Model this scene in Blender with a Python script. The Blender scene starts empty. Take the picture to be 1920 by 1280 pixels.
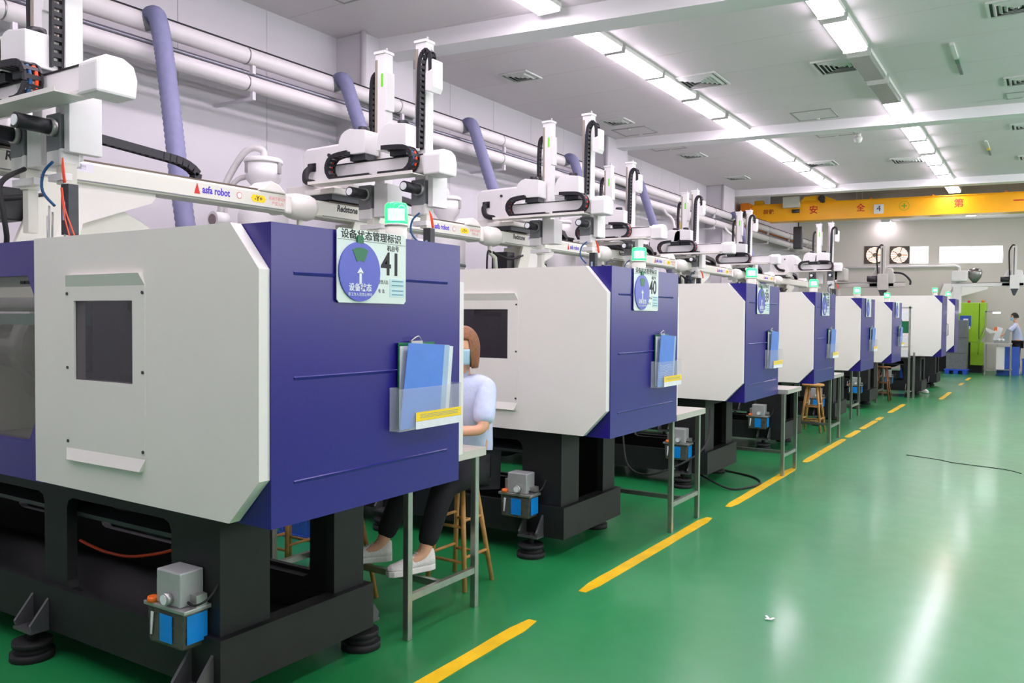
import bpy, bmesh, math, random
from mathutils import Vector, Matrix, Euler
random.seed(7)
PI = math.pi
SC = bpy.context.scene
COL = SC.collection

# ------------------------------------------------------------------ camera
H = 1.68
th = math.atan(1000 / 1560); pt = math.atan(45 / 1560); rl = 0.008
fw = Vector((-math.sin(th) * math.cos(pt), math.cos(th) * math.cos(pt), -math.sin(pt)))
r0 = Vector((math.cos(th), math.sin(th), 0)); u0 = r0.cross(fw)
rr = r0 * math.cos(rl) + u0 * math.sin(rl); uu = u0 * math.cos(rl) - r0 * math.sin(rl)
cd = bpy.data.cameras.new('camera'); cam = bpy.data.objects.new('camera', cd); COL.objects.link(cam)
M = Matrix((rr, uu, -fw)).transposed().to_4x4(); M.translation = Vector((0, 0, H))
cam.matrix_world = M
cd.sensor_width = 36; cd.lens = 36 * 1560 / 1920; cd.clip_start = .05; cd.clip_end = 200
SC.camera = cam
# ------------------------------------------------------------------ world, exposure
w = bpy.data.worlds.new('world'); SC.world = w; w.use_nodes = True
w.node_tree.nodes['Background'].inputs[0].default_value = (.8, .87, 1, 1)
w.node_tree.nodes['Background'].inputs[1].default_value = .5
SC.view_settings.view_transform = 'Standard'; SC.view_settings.look = 'None'
SC.view_settings.gamma = 1; SC.view_settings.use_curve_mapping = False
SC.view_settings.exposure = 0.58
LAMP = 17.0      # strength of a lit tube
DAY = 5.0        # strength of daylight panes, far wall's and the added right-wall ones

# ------------------------------------------------------------------ materials
def lin(c):
    return tuple(((x / 255) / 12.92 if x / 255 < .04045 else ((x / 255 + .055) / 1.055) ** 2.4) for x in c)
MATS = {}
def mat(name, rgb, rough=.5, metal=0, noise=.04, scale=18, spec=.5, coat=0, trans=0, alpha=1, bump=0, emit=0, ergb=None, ior=1.45, rvar=0):
    if name in MATS: return MATS[name]
    m = bpy.data.materials.new(name); m.use_nodes = True
    nt = m.node_tree; b = nt.nodes['Principled BSDF']
    c = lin(rgb)
    b.inputs['Roughness'].default_value = rough; b.inputs['Metallic'].default_value = metal
    b.inputs['Specular IOR Level'].default_value = spec; b.inputs['Coat Weight'].default_value = coat
    b.inputs['Coat Roughness'].default_value = .22
    b.inputs['Transmission Weight'].default_value = trans; b.inputs['Alpha'].default_value = alpha
    b.inputs['IOR'].default_value = ior
    tc = nt.nodes.new('ShaderNodeTexCoord'); n = nt.nodes.new('ShaderNodeTexNoise')
    n.inputs['Scale'].default_value = scale; n.inputs['Detail'].default_value = 4
    nt.links.new(tc.outputs['Object'], n.inputs['Vector'])
    r = nt.nodes.new('ShaderNodeValToRGB')
    r.color_ramp.elements[0].position = .3; r.color_ramp.elements[1].position = .7
    r.color_ramp.elements[0].color = tuple(x * (1 - noise) for x in c) + (1,)
    r.color_ramp.elements[1].color = tuple(min(1, x * (1 + noise)) for x in c) + (1,)
    nt.links.new(n.outputs['Fac'], r.inputs['Fac']); nt.links.new(r.outputs['Color'], b.inputs['Base Color'])
    if rvar:
        mr = nt.nodes.new('ShaderNodeMapRange'); mr.inputs['To Min'].default_value = max(0, rough - rvar); mr.inputs['To Max'].default_value = rough + rvar
        nt.links.new(n.outputs['Fac'], mr.inputs['Value']); nt.links.new(mr.outputs['Result'], b.inputs['Roughness'])
    if bump:
        bp = nt.nodes.new('ShaderNodeBump'); bp.inputs['Strength'].default_value = bump; bp.inputs['Distance'].default_value = .01
        nt.links.new(n.outputs['Fac'], bp.inputs['Height']); nt.links.new(bp.outputs['Normal'], b.inputs['Normal'])
    if emit:
        b.inputs['Emission Color'].default_value = lin(ergb or rgb) + (1,); b.inputs['Emission Strength'].default_value = emit
    MATS[name] = m
    return m
white = mat('white_paint', (230, 227, 220), .38, noise=.012, scale=3)
white2 = mat('white_plastic', (230, 230, 228), .42, noise=.015, scale=6)
cream = mat('cream_paint', (214, 215, 202), .4, noise=.02, scale=5)
blue = mat('blue_paint', (28, 14, 122), .36, noise=.06, scale=60, bump=.02, spec=.5, coat=.3)
black = mat('black_frame_paint', (23, 23, 25), .55, noise=.25, scale=9)
blackp = mat('black_plastic', (38, 38, 42), .45, noise=.12, scale=30)
rubber = mat('rubber', (28, 28, 30), .7, noise=.1)
steel = mat('brushed_steel', (150, 150, 146), .32, metal=.9, noise=.12, scale=25)
steel2 = mat('stainless_leg', (170, 172, 165), .28, metal=.85, noise=.1, scale=20)
alu = mat('aluminium', (178, 178, 176), .38, metal=.7, noise=.05)
grey = mat('grey_paint', (120, 124, 128), .45, noise=.06)
greyd = mat('dark_grey_metal', (70, 72, 76), .45, metal=.5, noise=.1)
wallm = mat('wall_panel_paint', (206, 203, 208), .5, noise=.012, scale=1.2)
ceilm = mat('ceiling_panel_paint', (220, 213, 216), .6, noise=.01, scale=1)
pipem = mat('white_pipe', (226, 222, 222), .35, noise=.03, scale=2)
pipeg = mat('grey_pipe', (130, 130, 140), .3, metal=.6)
hosem = mat('grey_blue_hose', (124, 126, 160), .6, noise=.06)
glassd = mat('smoked_glass', (58, 54, 62), .08, alpha=.62, noise=0, spec=.6)
glass = mat('clear_plastic', (225, 230, 236), .08, alpha=.16, noise=0, spec=.8)
wood = mat('stool_wood', (188, 138, 74), .5, noise=.22, scale=14)
woodd = mat('brown_wood', (120, 76, 44), .55, noise=.2, scale=14)
yellow = mat('crane_yellow', (255, 184, 0), .38, noise=.04, scale=4)
orange = mat('orange_plastic', (238, 112, 30), .4)
redtube = mat('orange_tube', (252, 84, 40), .4)
redp = mat('red_print', (206, 40, 36), .5)
bluetxt = mat('blue_print', (74, 50, 190), .5)
blk = mat('black_print', (26, 22, 26), .5, noise=0)
yelp = mat('yellow_print', (252, 214, 30), .5, noise=.03)
signw = mat('sign_board_white', (212, 226, 218), .3, noise=.01)
signb = mat('sign_dial_blue', (74, 84, 188), .3, noise=.02)
signg = mat('sign_green', (0, 108, 66), .35)
cyan = mat('label_blue', (10, 138, 226), .4, noise=.03, emit=0)
folder = mat('blue_folder', (92, 138, 222), .3, noise=.05, scale=8)
folder2 = mat('pale_folder', (166, 192, 220), .3, noise=.05, scale=8)
paper = mat('paper', (226, 230, 232), .7)
greenm = mat('lime_machine_paint', (150, 200, 40), .4, noise=.05)
binm = mat('blue_crate_plastic', (64, 104, 206), .4, noise=.05, scale=5)
palletm = mat('blue_pallet_plastic', (36, 84, 196), .45)
shirt = mat('pale_blue_shirt', (198, 208, 236), .8, noise=.05, scale=30, bump=.3)
trous = mat('black_trousers', (24, 22, 28), .85, noise=.1, scale=30)
skin = mat('skin', (226, 172, 140), .5, noise=.03)
hairb = mat('brown_hair', (132, 84, 52), .55, noise=.25, scale=60)
hairk = mat('black_hair', (22, 20, 20), .55, noise=.2, scale=60)
maskm = mat('blue_face_mask', (168, 204, 226), .7, noise=.02)
shoem = mat('white_mesh_sneaker', (228, 222, 220), .7, noise=.1, scale=120, bump=.3)
solem = mat('shoe_sole', (240, 234, 232), .6)
tabletop = mat('steel_table_top', (205, 200, 192), .3, metal=.35, noise=.03)
lamph = mat('lamp_housing', (222, 220, 218), .4)
lampoff = mat('lamp_diffuser_unlit', (150, 152, 146), .18, spec=.8)
lampon = mat('lamp_diffuser_lit', (255, 255, 255), .5, emit=LAMP, ergb=(255, 238, 255))
beac = mat('green_beacon_lens', (60, 255, 130), .3, emit=2.6, ergb=(60, 255, 120))
beacw = mat('green_beacon_core', (255, 255, 255), .3, emit=7, ergb=(200, 255, 215))
daym = mat('daylit_pane', (255, 255, 255), .3, emit=DAY, ergb=(250, 252, 255))
orangel = mat('orange_pilot_light', (255, 120, 30), .3, emit=6, ergb=(255, 130, 30))
deskl = mat('desk_lamp_lit', (255, 255, 255), .3, emit=12, ergb=(255, 250, 255))
dark = mat('dark_interior', (30, 30, 33), .6, noise=.2)
ventd = mat('vent_dark', (58, 58, 60), .6)
ventw = mat('vent_white', (214, 214, 212), .5)

def floor_material():
    m = bpy.data.materials.new('green_epoxy_floor'); m.use_nodes = True
    nt = m.node_tree; b = nt.nodes['Principled BSDF']; L = nt.links.new
    tc = nt.nodes.new('ShaderNodeTexCoord')
    n1 = nt.nodes.new('ShaderNodeTexNoise'); n1.inputs['Scale'].default_value = .5; n1.inputs['Detail'].default_value = 5
    n2 = nt.nodes.new('ShaderNodeTexNoise'); n2.inputs['Scale'].default_value = 6; n2.inputs['Detail'].default_value = 6
    n3 = nt.nodes.new('ShaderNodeTexNoise'); n3.inputs['Scale'].default_value = 1.6; n3.inputs['Detail'].default_value = 2
    for n in (n1, n2, n3): L(tc.outputs['Object'], n.inputs['Vector'])
    r = nt.nodes.new('ShaderNodeValToRGB')
    r.color_ramp.elements[0].position = .35; r.color_ramp.elements[0].color = lin((2, 122, 58)) + (1,)
    r.color_ramp.elements[1].position = .7; r.color_ramp.elements[1].color = lin((12, 136, 72)) + (1,)
    L(n1.outputs['Fac'], r.inputs['Fac']); L(r.outputs['Color'], b.inputs['Base Color'])
    mr = nt.nodes.new('ShaderNodeMapRange'); mr.inputs['To Min'].default_value = .40; mr.inputs['To Max'].default_value = .52
    L(n2.outputs['Fac'], mr.inputs['Value']); L(mr.outputs['Result'], b.inputs['Roughness'])
    bp = nt.nodes.new('ShaderNodeBump'); bp.inputs['Strength'].default_value = .1; bp.inputs['Distance'].default_value = .004
    L(n3.outputs['Fac'], bp.inputs['Height']); L(bp.outputs['Normal'], b.inputs['Normal'])
    b.inputs['Specular IOR Level'].default_value = .9
    b.inputs['Coat Weight'].default_value = .45; b.inputs['Coat Roughness'].default_value = .15; b.inputs['Coat IOR'].default_value = 1.4
    L(bp.outputs['Normal'], b.inputs['Coat Normal'])
    return m
floorm = floor_material()

# ------------------------------------------------------------------ mesh helpers
class MB:
    def __init__(s): s.v = []; s.f = []; s.sm = []
    def add(s, vs, fs, smooth=False):
        o = len(s.v); s.v += [tuple(v) for v in vs]
        for f in fs: s.f.append(tuple(i + o for i in f)); s.sm.append(smooth)
        return s
    def box(s, x0, x1, y0, y1, z0, z1):
        vs = [(x, y, z) for z in (z0, z1) for y in (y0, y1) for x in (x0, x1)]
        return s.add(vs, [(0, 2, 3, 1), (4, 5, 7, 6), (0, 1, 5, 4), (2, 6, 7, 3), (0, 4, 6, 2), (1, 3, 7, 5)])
    def prism(s, poly, ax, a0, a1, smooth=False):
        n = len(poly)
        def P(p, a): return {'x': (a, p[0], p[1]), 'y': (p[0], a, p[1]), 'z': (p[0], p[1], a)}[ax]
        vs = [P(p, a0) for p in poly] + [P(p, a1) for p in poly]
        area = sum(poly[i][0] * poly[(i + 1) % n][1] - poly[(i + 1) % n][0] * poly[i][1] for i in range(n))
        flip = (area < 0) ^ (ax == 'y') ^ (a1 < a0)
        c0 = tuple(range(n)); c1 = tuple(range(n, 2 * n))
        sides = [(i, (i + 1) % n, (i + 1) % n + n, i + n) for i in range(n)]
        fs = [c0[::-1], c1] + sides
        if flip: fs = [f[::-1] for f in fs]
        o = len(s.f); s.add(vs, fs)
        if smooth:
            for i in range(o + 2, len(s.f)): s.sm[i] = True
        return s
    def frame_of(s, d):
        d = d.normalized(); a = Vector((0, 0, 1)) if abs(d.z) < .9 else Vector((1, 0, 0))
        u = d.cross(a).normalized(); return u, d.cross(u).normalized()
    def cyl(s, p0, p1, r0, r1=None, n=16, caps=True):
        p0 = Vector(p0); p1 = Vector(p1); r1 = r0 if r1 is None else r1
        u, v = s.frame_of(p1 - p0)
        ring = lambda p, r: [p + u * r * math.cos(2 * PI * i / n) + v * r * math.sin(2 * PI * i / n) for i in range(n)]
        fs = [(i, (i + 1) % n, (i + 1) % n + n, i + n) for i in range(n)]
        s.add(ring(p0, r0) + ring(p1, r1), fs, True)
        if caps:
            o = len(s.v) - 2 * n
            s.f.append(tuple(o + i for i in range(n))[::-1]); s.sm.append(False)
            s.f.append(tuple(o + n + i for i in range(n))); s.sm.append(False)
        return s
    def tube(s, pts, r, n=8, smooth_path=0):
        pts = [Vector(p) for p in pts]
        if smooth_path: pts = catmull(pts, smooth_path)
        k = len(pts); R = r if isinstance(r, (list, tuple)) else [r] * k
        if len(R) != k: R = [R[0] + (R[-1] - R[0]) * i / (k - 1) for i in range(k)]
        vs = []; up = None
        for i, p in enumerate(pts):
            d = (pts[min(i + 1, k - 1)] - pts[max(i - 1, 0)]).normalized()
            if up is None: u, v = s.frame_of(d)
            else:
                u = (up - d * up.dot(d)).normalized(); v = d.cross(u)
            up = u
            vs += [p + u * R[i] * math.cos(2 * PI * j / n) + v * R[i] * math.sin(2 * PI * j / n) for j in range(n)]
        fs = [(i * n + j, i * n + (j + 1) % n, (i + 1) * n + (j + 1) % n, (i + 1) * n + j) for i in range(k - 1) for j in range(n)]
        s.add(vs, fs, True)
        o = len(s.v) - k * n
        s.f.append(tuple(o + j for j in range(n))[::-1]); s.sm.append(False)
        s.f.append(tuple(o + (k - 1) * n + j for j in range(n))); s.sm.append(False)
        return s
    def lathe(s, prof, c=(0, 0, 0), n=24, ax='z'):
        vs = []
        for r, z in prof:
            for j in range(n):
                a = 2 * PI * j / n; x, y = r * math.cos(a), r * math.sin(a)
                q = {'z': (x, y, z), 'x': (z, x, y), 'y': (y, z, x)}[ax]
                vs.append((c[0] + q[0], c[1] + q[1], c[2] + q[2]))
        k = len(prof)
        fs = [(i * n + j, i * n + (j + 1) % n, (i + 1) * n + (j + 1) % n, (i + 1) * n + j) for i in range(k - 1) for j in range(n)]
        s.add(vs, fs, True)
        o = len(s.v) - k * n
        s.f.append(tuple(o + j for j in range(n))[::-1]); s.sm.append(False)
        s.f.append(tuple(o + (k - 1) * n + j for j in range(n))); s.sm.append(False)
        return s
    def ball(s, c, r, n=12, m=8):
        if not isinstance(r, tuple): r = (r, r, r)
        vs = [(c[0], c[1], c[2] - r[2])]
        for i in range(1, m):
            t = PI * i / m - PI / 2
            for j in range(n):
                a = 2 * PI * j / n
                vs.append((c[0] + r[0] * math.cos(t) * math.cos(a), c[1] + r[1] * math.cos(t) * math.sin(a), c[2] + r[2] * math.sin(t)))
        vs.append((c[0], c[1], c[2] + r[2])); top = len(vs) - 1
        fs = [(0, 1 + (j + 1) % n, 1 + j) for j in range(n)]
        for i in range(m - 2):
            a = 1 + i * n; b = a + n
            fs += [(a + j, a + (j + 1) % n, b + (j + 1) % n, b + j) for j in range(n)]
        a = 1 + (m - 2) * n
        fs += [(a + j, a + (j + 1) % n, top) for j in range(n)]
        return s.add(vs, fs, True)
    def obox(s, c, d, up, L, W, T):
        d = Vector(d).normalized(); up = Vector(up); w_ = d.cross(up).normalized(); t = w_.cross(d)
        c = Vector(c)
        vs = [c + d * L / 2 * a + w_ * W / 2 * b + t * T / 2 * e for e in (-1, 1) for b in (-1, 1) for a in (-1, 1)]
        return s.add(vs, [(0, 2, 3, 1), (4, 5, 7, 6), (0, 1, 5, 4), (2, 6, 7, 3), (0, 4, 6, 2), (1, 3, 7, 5)])
    def mesh(s, name, m):
        me = bpy.data.meshes.new(name); me.from_pydata(s.v, [], s.f)
        me.polygons.foreach_set('use_smooth', s.sm)
        if m: me.materials.append(m)
        bm = bmesh.new(); bm.from_mesh(me); bmesh.ops.recalc_face_normals(bm, faces=bm.faces); bm.to_mesh(me); bm.free()
        me.update(); return me
    def build(s, name, m, parent=None, bev=0, loc=None, seg=2):
        o = bpy.data.objects.new(name, s.mesh(name, m)); COL.objects.link(o)
        if parent: o.parent = parent
        if loc: o.location = loc
        if bev:
            b = o.modifiers.new('bevel', 'BEVEL'); b.width = bev; b.segments = seg; b.limit_method = 'ANGLE'; b.angle_limit = .7
        return o
def catmull(P, k):
    out = []
    for i in range(len(P) - 1):
        p0 = P[max(i - 1, 0)]; p1 = P[i]; p2 = P[i + 1]; p3 = P[min(i + 2, len(P) - 1)]
        for j in range(k):
            t = j / k
            out.append(.5 * ((2 * p1) + (p2 - p0) * t + (2 * p0 - 5 * p1 + 4 * p2 - p3) * t * t + (3 * p1 - p0 - 3 * p2 + p3) * t ** 3))
    return out + [P[-1]]
def thing(name, label, cat, loc=(0, 0, 0), group=None, rz=0):
    o = bpy.data.objects.new(name, None); COL.objects.link(o); o.empty_display_size = .1
    o.location = loc; o.rotation_euler = (0, 0, rz); o['label'] = label; o['category'] = cat
    if group: o['group'] = group
    return o
def tag(o, label, cat, group=None):
    o['label'] = label; o['category'] = cat
    if group: o['group'] = group
    return o
def struct(o): o['kind'] = 'structure'; return o
def text(name, s, size, loc, face, m, parent, align='LEFT', sx=1, depth=.001, bold=0, shear=0):
    """flat lettering; face '+x' reads along +y, '-y' reads along +x"""
    cu = bpy.data.curves.new(name, 'FONT'); cu.body = s; cu.size = size; cu.align_x = align; cu.align_y = 'CENTER'
    cu.extrude = depth; cu.offset = bold; cu.shear = shear; cu.resolution_u = 3
    tmp = bpy.data.objects.new(name, cu); COL.objects.link(tmp)
    bpy.context.view_layer.update()
    me = bpy.data.meshes.new_from_object(tmp.evaluated_get(bpy.context.evaluated_depsgraph_get()))
    bpy.data.objects.remove(tmp); bpy.data.curves.remove(cu)
    me.materials.clear(); me.materials.append(m); me.name = name
    o = bpy.data.objects.new(name, me); COL.objects.link(o); o.parent = parent
    o.location = loc; o.rotation_euler = (PI / 2, 0, PI / 2) if face == '+x' else (PI / 2, 0, 0); o.scale = (sx, 1, 1)
    return o
def chain_links(mb, pts, width, thick, side, pitch=None):
    """cable chain: ladder of links along a path, side = vector across the band"""
    pts = catmull([Vector(p) for p in pts], 6); side = Vector(side).normalized()
    L = [0]
    for a, b in zip(pts, pts[1:]): L.append(L[-1] + (b - a).length)
    pitch = pitch or thick * 1.5
    n = max(2, int(L[-1] / pitch))
    def at(t):
        t = min(max(t, 0), L[-1] - 1e-6); i = max(j for j in range(len(L)) if L[j] <= t); i = min(i, len(pts) - 2)
        f = (t - L[i]) / (L[i + 1] - L[i]); return pts[i].lerp(pts[i + 1], f)
    for k in range(n):
        a = at(k * L[-1] / n); b = at((k + 1) * L[-1] / n); d = (b - a); c = (a + b) / 2
        nrm = d.cross(side)
        for sgn in (-1, 1): mb.obox(c + side * sgn * (width / 2 - .006), d, nrm, d.length * 1.08, .012, thick)
        mb.obox(c, d, nrm, d.length * .55, width - .012, thick * .86)
    return mb

# ------------------------------------------------------------------ setting
XL, XR, YB = -7.5, 6.5, -5.0
CZ = 5.13
TILT = math.atan(.12); FT = math.atan(.27)
fl = struct(MB().box(XL, XR, YB, 36, -.2, 0).build('floor', floorm))
for a, b in [(1.6, 3.92), (4.50, 6.80), (7.28, 9.62), (10.1, 12.4), (12.6, 13.5), (13.7, 15.0), (15.1, 15.6), (16.4, 18.3), (19.9, 22.1), (24.6, 25.6), (26.8, 28.2)]:
    x = -2.36 if b < 19 else -1.86
    m = MB(); n = 14; lft = []; rgt = []
    for i in range(n + 1):
        y = a + (b - a) * i / n; e = .02 if i in (0, n) else 0
        lft.append((x - .045 + e + random.uniform(-.003, .003), y)); rgt.append((x + .045 - e + random.uniform(-.003, .003), y))
    m.prism(rgt + lft[::-1], 'z', .0005, .0025)
    m.build('painted_line', mat('floor_line_yellow', (232, 190, 24), .35, noise=.14, scale=5), fl)
for x, y, a in [(-.35, 4.9, .5)]:
    pass
# ceiling: strips of panels
RA, RB, RZ = 23.4, 26.94, 5.95
m = MB().box(XL, XR, YB, RA, CZ + .06, CZ + .2).box(XL, XR, RB, 36.5, CZ + .06, CZ + .2).box(XL, XR, RA - .05, RB + .05, RZ, RZ + .1)
m.box(XL, XR, RA - .05, RA, CZ + .2, RZ).box(XL, XR, RB, RB + .05, CZ + .2, RZ)
ce = struct(m.build('ceiling', mat('recess_shade_grey', (150, 146, 140), .5, noise=.02, scale=1)))  # grey darkened for shade; recess added to darken the gap over the crane
y = YB; me = MB().box(XL, XR - .0, .003, 1.177, 0, .06).mesh('ceiling_panel', ceilm)
while y < 36:
    if y + 1.18 <= RA + .02 or y >= RB - .05:
        o = bpy.data.objects.new('ceiling_panel', me); COL.objects.link(o); o.parent = ce; o.location = (0, y, CZ)
    y += 1.18
# left wall of tall panels
wl = struct(MB().box(XL - .25, XL - .05, YB, 36, 0, 6.1).build('wall_left', wallm))
me = MB().box(-.05, 0, .003, 1.147, 0, CZ).mesh('wall_panel', wallm); y = YB
while y < 35:
    o = bpy.data.objects.new('wall_panel', me); COL.objects.link(o); o.parent = wl; o.location = (XL, y, 0); y += 1.15
wr = struct(MB().box(XR, XR + .2, YB, 38, 0, 6.1).build('wall_right', wallm))
wb = struct(MB().box(XL - .2, XR + .2, YB - .2, YB, 0, CZ + .2).build('wall_back', wallm))
# high windows added to the right wall outside the frame, glowing to light the machines
for k, y in enumerate(range(0, 32, 4)):
    f = MB()
    for a in ((y, y + .06), (y + 2.94, y + 3.0)): f.box(XR - .06, XR + .01, a[0], a[1], 2.2, 3.9)
    for a in ((2.2, 2.26), (3.84, 3.9)): f.box(XR - .06, XR + .01, y + .06, y + 2.94, *a)
    added_win = struct(f.build('window_%d' % (k + 4), lamph))
    MB().box(XR - .03, XR - .02, y + .06, y + 2.94, 2.26, 3.84).build('pane', daym, added_win)
# far wall, slightly skew, with holes for windows and fans
wf_m = Matrix.Translation((-3.0, 32.0, 0)) @ Matrix.Rotation(FT, 4, 'Z')
def far(x): # local x along the far wall for a world x
    return (x + 3.0) / math.cos(FT)
holes = [(-5.42, -4.76, 3.66, 4.28), (-4.63, -3.43, 3.64, 4.26), (-3.13, -1.24, 3.64, 4.24)]
def farw(x0, x1):
    return far(x0), far(x1)
m = MB(); lo, hi = -5.4, 10.6
xs = [lo]
for a, b, z0, z1 in holes:
    A, B = farw(a, b); m.box(xs[-1], A, 0, .2, 0, CZ + .2)
    m.box(A, B, 0, .2, 0, z0); m.box(A, B, 0, .2, z1, CZ + .2); xs.append(B)
m.box(xs[-1], hi, 0, .2, 0, CZ + .2)
wf = struct(m.build('wall_far', mat('far_wall_paint', (200, 196, 186), .55, noise=.02, scale=1))); wf.matrix_world = wf_m
def on_far(o): o.matrix_world = wf_m; return o
for k, (a, b) in enumerate([(-4.02, -3.43), (-3.13, -1.24)]):
    A, B = farw(a, b); z0, z1 = (3.64, 4.26) if k == 0 else (3.64, 4.24)
    f = MB(); t = .025
    f.box(A, A + t, .02, .08, z0, z1).box(B - t, B, .02, .08, z0, z1).box(A + t, B - t, .02, .08, z0, z0 + t).box(A + t, B - t, .02, .08, z1 - t, z1)
    if k: f.box((A + B) / 2 - .01, (A + B) / 2 + .01, .03, .07, z0 + t, z1 - t)
    o = struct(on_far(f.build('window_%d' % (k + 1), lamph)))
    MB().box(A + t, B - t, .045, .055, z0 + t, z1 - t).build('pane', daym, o)
for k, (a, b, z0, z1) in enumerate([(-5.42, -4.76, 3.66, 4.28), (-4.63, -4.03, 3.65, 4.26)]):
    A, B = farw(a, b); cx = (A + B) / 2; cz = (z0 + z1) / 2; R = .28
    t = on_far(thing('exhaust_fan', ['dark square exhaust fan on the far wall, left one, behind the robot arm', 'dark square exhaust fan beside the small bright window on the far wall'][k], 'fan', group=None))
    m = MB(); n = 24                     # square plate with a round hole
    ring = [(cx + R * math.cos(2 * PI * i / n), cz + R * math.sin(2 * PI * i / n)) for i in range(n)]
    def sq(i):
        a_ = 2 * PI * i / n; c_, s_ = math.cos(a_), math.sin(a_); q = max(abs(c_), abs(s_)); return (cx + (B - A) / 2 * c_ / q, cz + (z1 - z0) / 2 * s_ / q)
    for i in range(n):
        j = (i + 1) % n; m.prism([ring[i], ring[j], sq(j), sq(i)], 'y', -.02, .03)
    m.build('fan_plate', mat('fan_brown', (74, 62, 52), .5), t)
    for q in range(8):
        z = cz - R + .035 + q * .07; hw = math.sqrt(max(0, R * R - (z - cz) ** 2))
        MB().box(cx - hw, cx + hw, .05, .075, z - .008, z + .012).build('shutter_slat', mat('fan_slat', (196, 140, 110), .5), t)
    MB().cyl((cx, 0, cz), (cx, .05, cz), .075, n=16).build('motor_hub', mat('fan_hub', (120, 104, 84), .5), t)
    b_ = MB()
    for q in range(5):
        a_ = q * 2 * PI / 5; b_.obox((cx + .17 * math.cos(a_), .035, cz + .17 * math.sin(a_)), (math.cos(a_), 0, math.sin(a_)), (0, 1, .3), .17, .03, .004)
    b_.build('fan_blades', mat('fan_slat', (196, 140, 110), .5), t)
    MB().cyl((cx, .15, cz), (cx, .155, cz), R, n=24).build('daylight_opening', mat('warm_daylit_opening', (255, 240, 215), .3, emit=1.1, ergb=(255, 238, 215)), t)
# beams (skew like the far wall's header)
for k, (y, zd, dw) in enumerate([(8.78, .2, .36), (15.55, .17, .34), (22.95, .17, .36)]):
    o = struct(MB().box(-7.2, 6.9, 0, dw, CZ - zd, CZ + .0).build('trim_%d' % (k + 1), mat('beam_paint', (232, 230, 232), .5, noise=.01, scale=1)))
    o.location = (0, y - .05, 0); o.rotation_euler = (0, 0, TILT)
# columns on the left wall
for k, y in enumerate([7.6, 14.25, 21.0]):
    o = struct(MB().box(XL - .02, XL + .45, y, y + .95, 0, CZ).build('trim_%d' % (k + 5), wallm, bev=.01))
    MB().cyl((XL + .45, y, 0), (XL + .45, y, CZ), .035).build('corner_guard', wallm, o)
# ------------------------------------------------------------------ ceiling lamps
ROWS = [('wall side', -4.70), ('aisle side', -2.09), ('right of the aisle', .55)]
slots = [-1.6, -.2, 1.2, 2.6, 4.0, 5.4, 6.8, 8.38, 9.70, 11.0, 12.38, 13.77, 15.62, 16.88, 18.25, 19.63, 21.0]
slotsB = [-1.6, -.2, 1.2, 2.6, 4.0, 5.4, 7.0, 8.55, 9.95, 11.40, 12.85, 14.08, 15.98, 17.36, 18.86, 20.26, 21.66, 23.5]
rods = MB().cyl((0, .2, 0), (0, .2, RZ - CZ), .008, n=6).mesh('suspension_rod', alu)
rods2 = MB().cyl((0, 1.05, 0), (0, 1.05, RZ - CZ), .008, n=6).mesh('suspension_rod', alu)
hs = MB().box(-.15, .15, 0, 1.25, -.05, 0).mesh('lamp_housing', lamph)
rim = MB().box(-.14, .14, 0, .025, -.088, -.05).mesh('lamp_end_cap', lamph)
tubes = MB().cyl((0, .05, -.062), (0, 1.25, -.062), .019, n=10).mesh('fluorescent_tube', lampon)
tubeo = MB().cyl((0, .05, -.062), (0, 1.25, -.062), .019, n=10).mesh('fluorescent_tube', lampoff)
dif = MB().prism([(-.135, -.05), (.135, -.05), (.12, -.09), (-.12, -.09)], 'y', .025, 1.225).mesh('lamp_diffuser', lampon)
difo = MB().prism([(-.135, -.05), (.135, -.05), (.12, -.09), (-.12, -.09)], 'y', .025, 1.225).mesh('lamp_diffuser', lampoff)
ORD = ['first', 'second', 'third', 'fourth', 'fifth', 'sixth', 'seventh', 'eighth', 'ninth', 'tenth']
for ri, (rn, x) in enumerate(ROWS):
    ys = slots + [25.6, 28.3, 31.0] if ri == 0 else slotsB + [26.4, 29.2]
    cnt = {}
    for y in ys:
        off = ri == 1 and y in (11.40, 12.85)
        if ri == 0: seg = 'before the first beam' if y < 7.6 else 'between the first and second beam' if y < 15 else 'between the second and third beam' if y < 22.3 else 'beyond the yellow crane'
        elif ri == 1: seg = 'before the first beam' if y < 8 else 'between the first and second beam' if y < 15 else 'between the second and third beam' if y < 22.3 else 'just before the yellow crane' if y < 24 else 'beyond the yellow crane'
        else: seg = 'outside the picture'
        c = cnt.get(seg, 0); cnt[seg] = c + 1
        if ri < 2 and not seg.startswith('before'):
            lab = '%s ceiling lamp, %s of the %s row %s' % ('unlit grey' if off else 'glowing white', ORD[c], rn, seg); g = None
        else:
            lab = 'lit tube lamp on the ceiling %s, %s row' % ('before the first beam' if ri < 2 else 'outside the picture', rn); g = 'lamps overhead outside the view, %s row' % rn
        t = thing('ceiling_lamp', lab, 'lamp', (x, y, CZ), g or 'ceiling lamps in rows')
        pass
        parts = [('lamp_housing', hs), ('lamp_end_cap', rim), ('lamp_end_cap', rim), ('lamp_diffuser', difo if off else dif)]
        if RA - .5 < y < RB: parts += [('suspension_rod', rods), ('suspension_rod', rods2)]
        for nm, me in parts:
            o = bpy.data.objects.new(nm, me); COL.objects.link(o); o.parent = t
            if nm == 'lamp_end_cap' and len([c for c in t.children if c.name.startswith('lamp_end_cap')]) > 1: o.location = (0, 1.225, 0)
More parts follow.
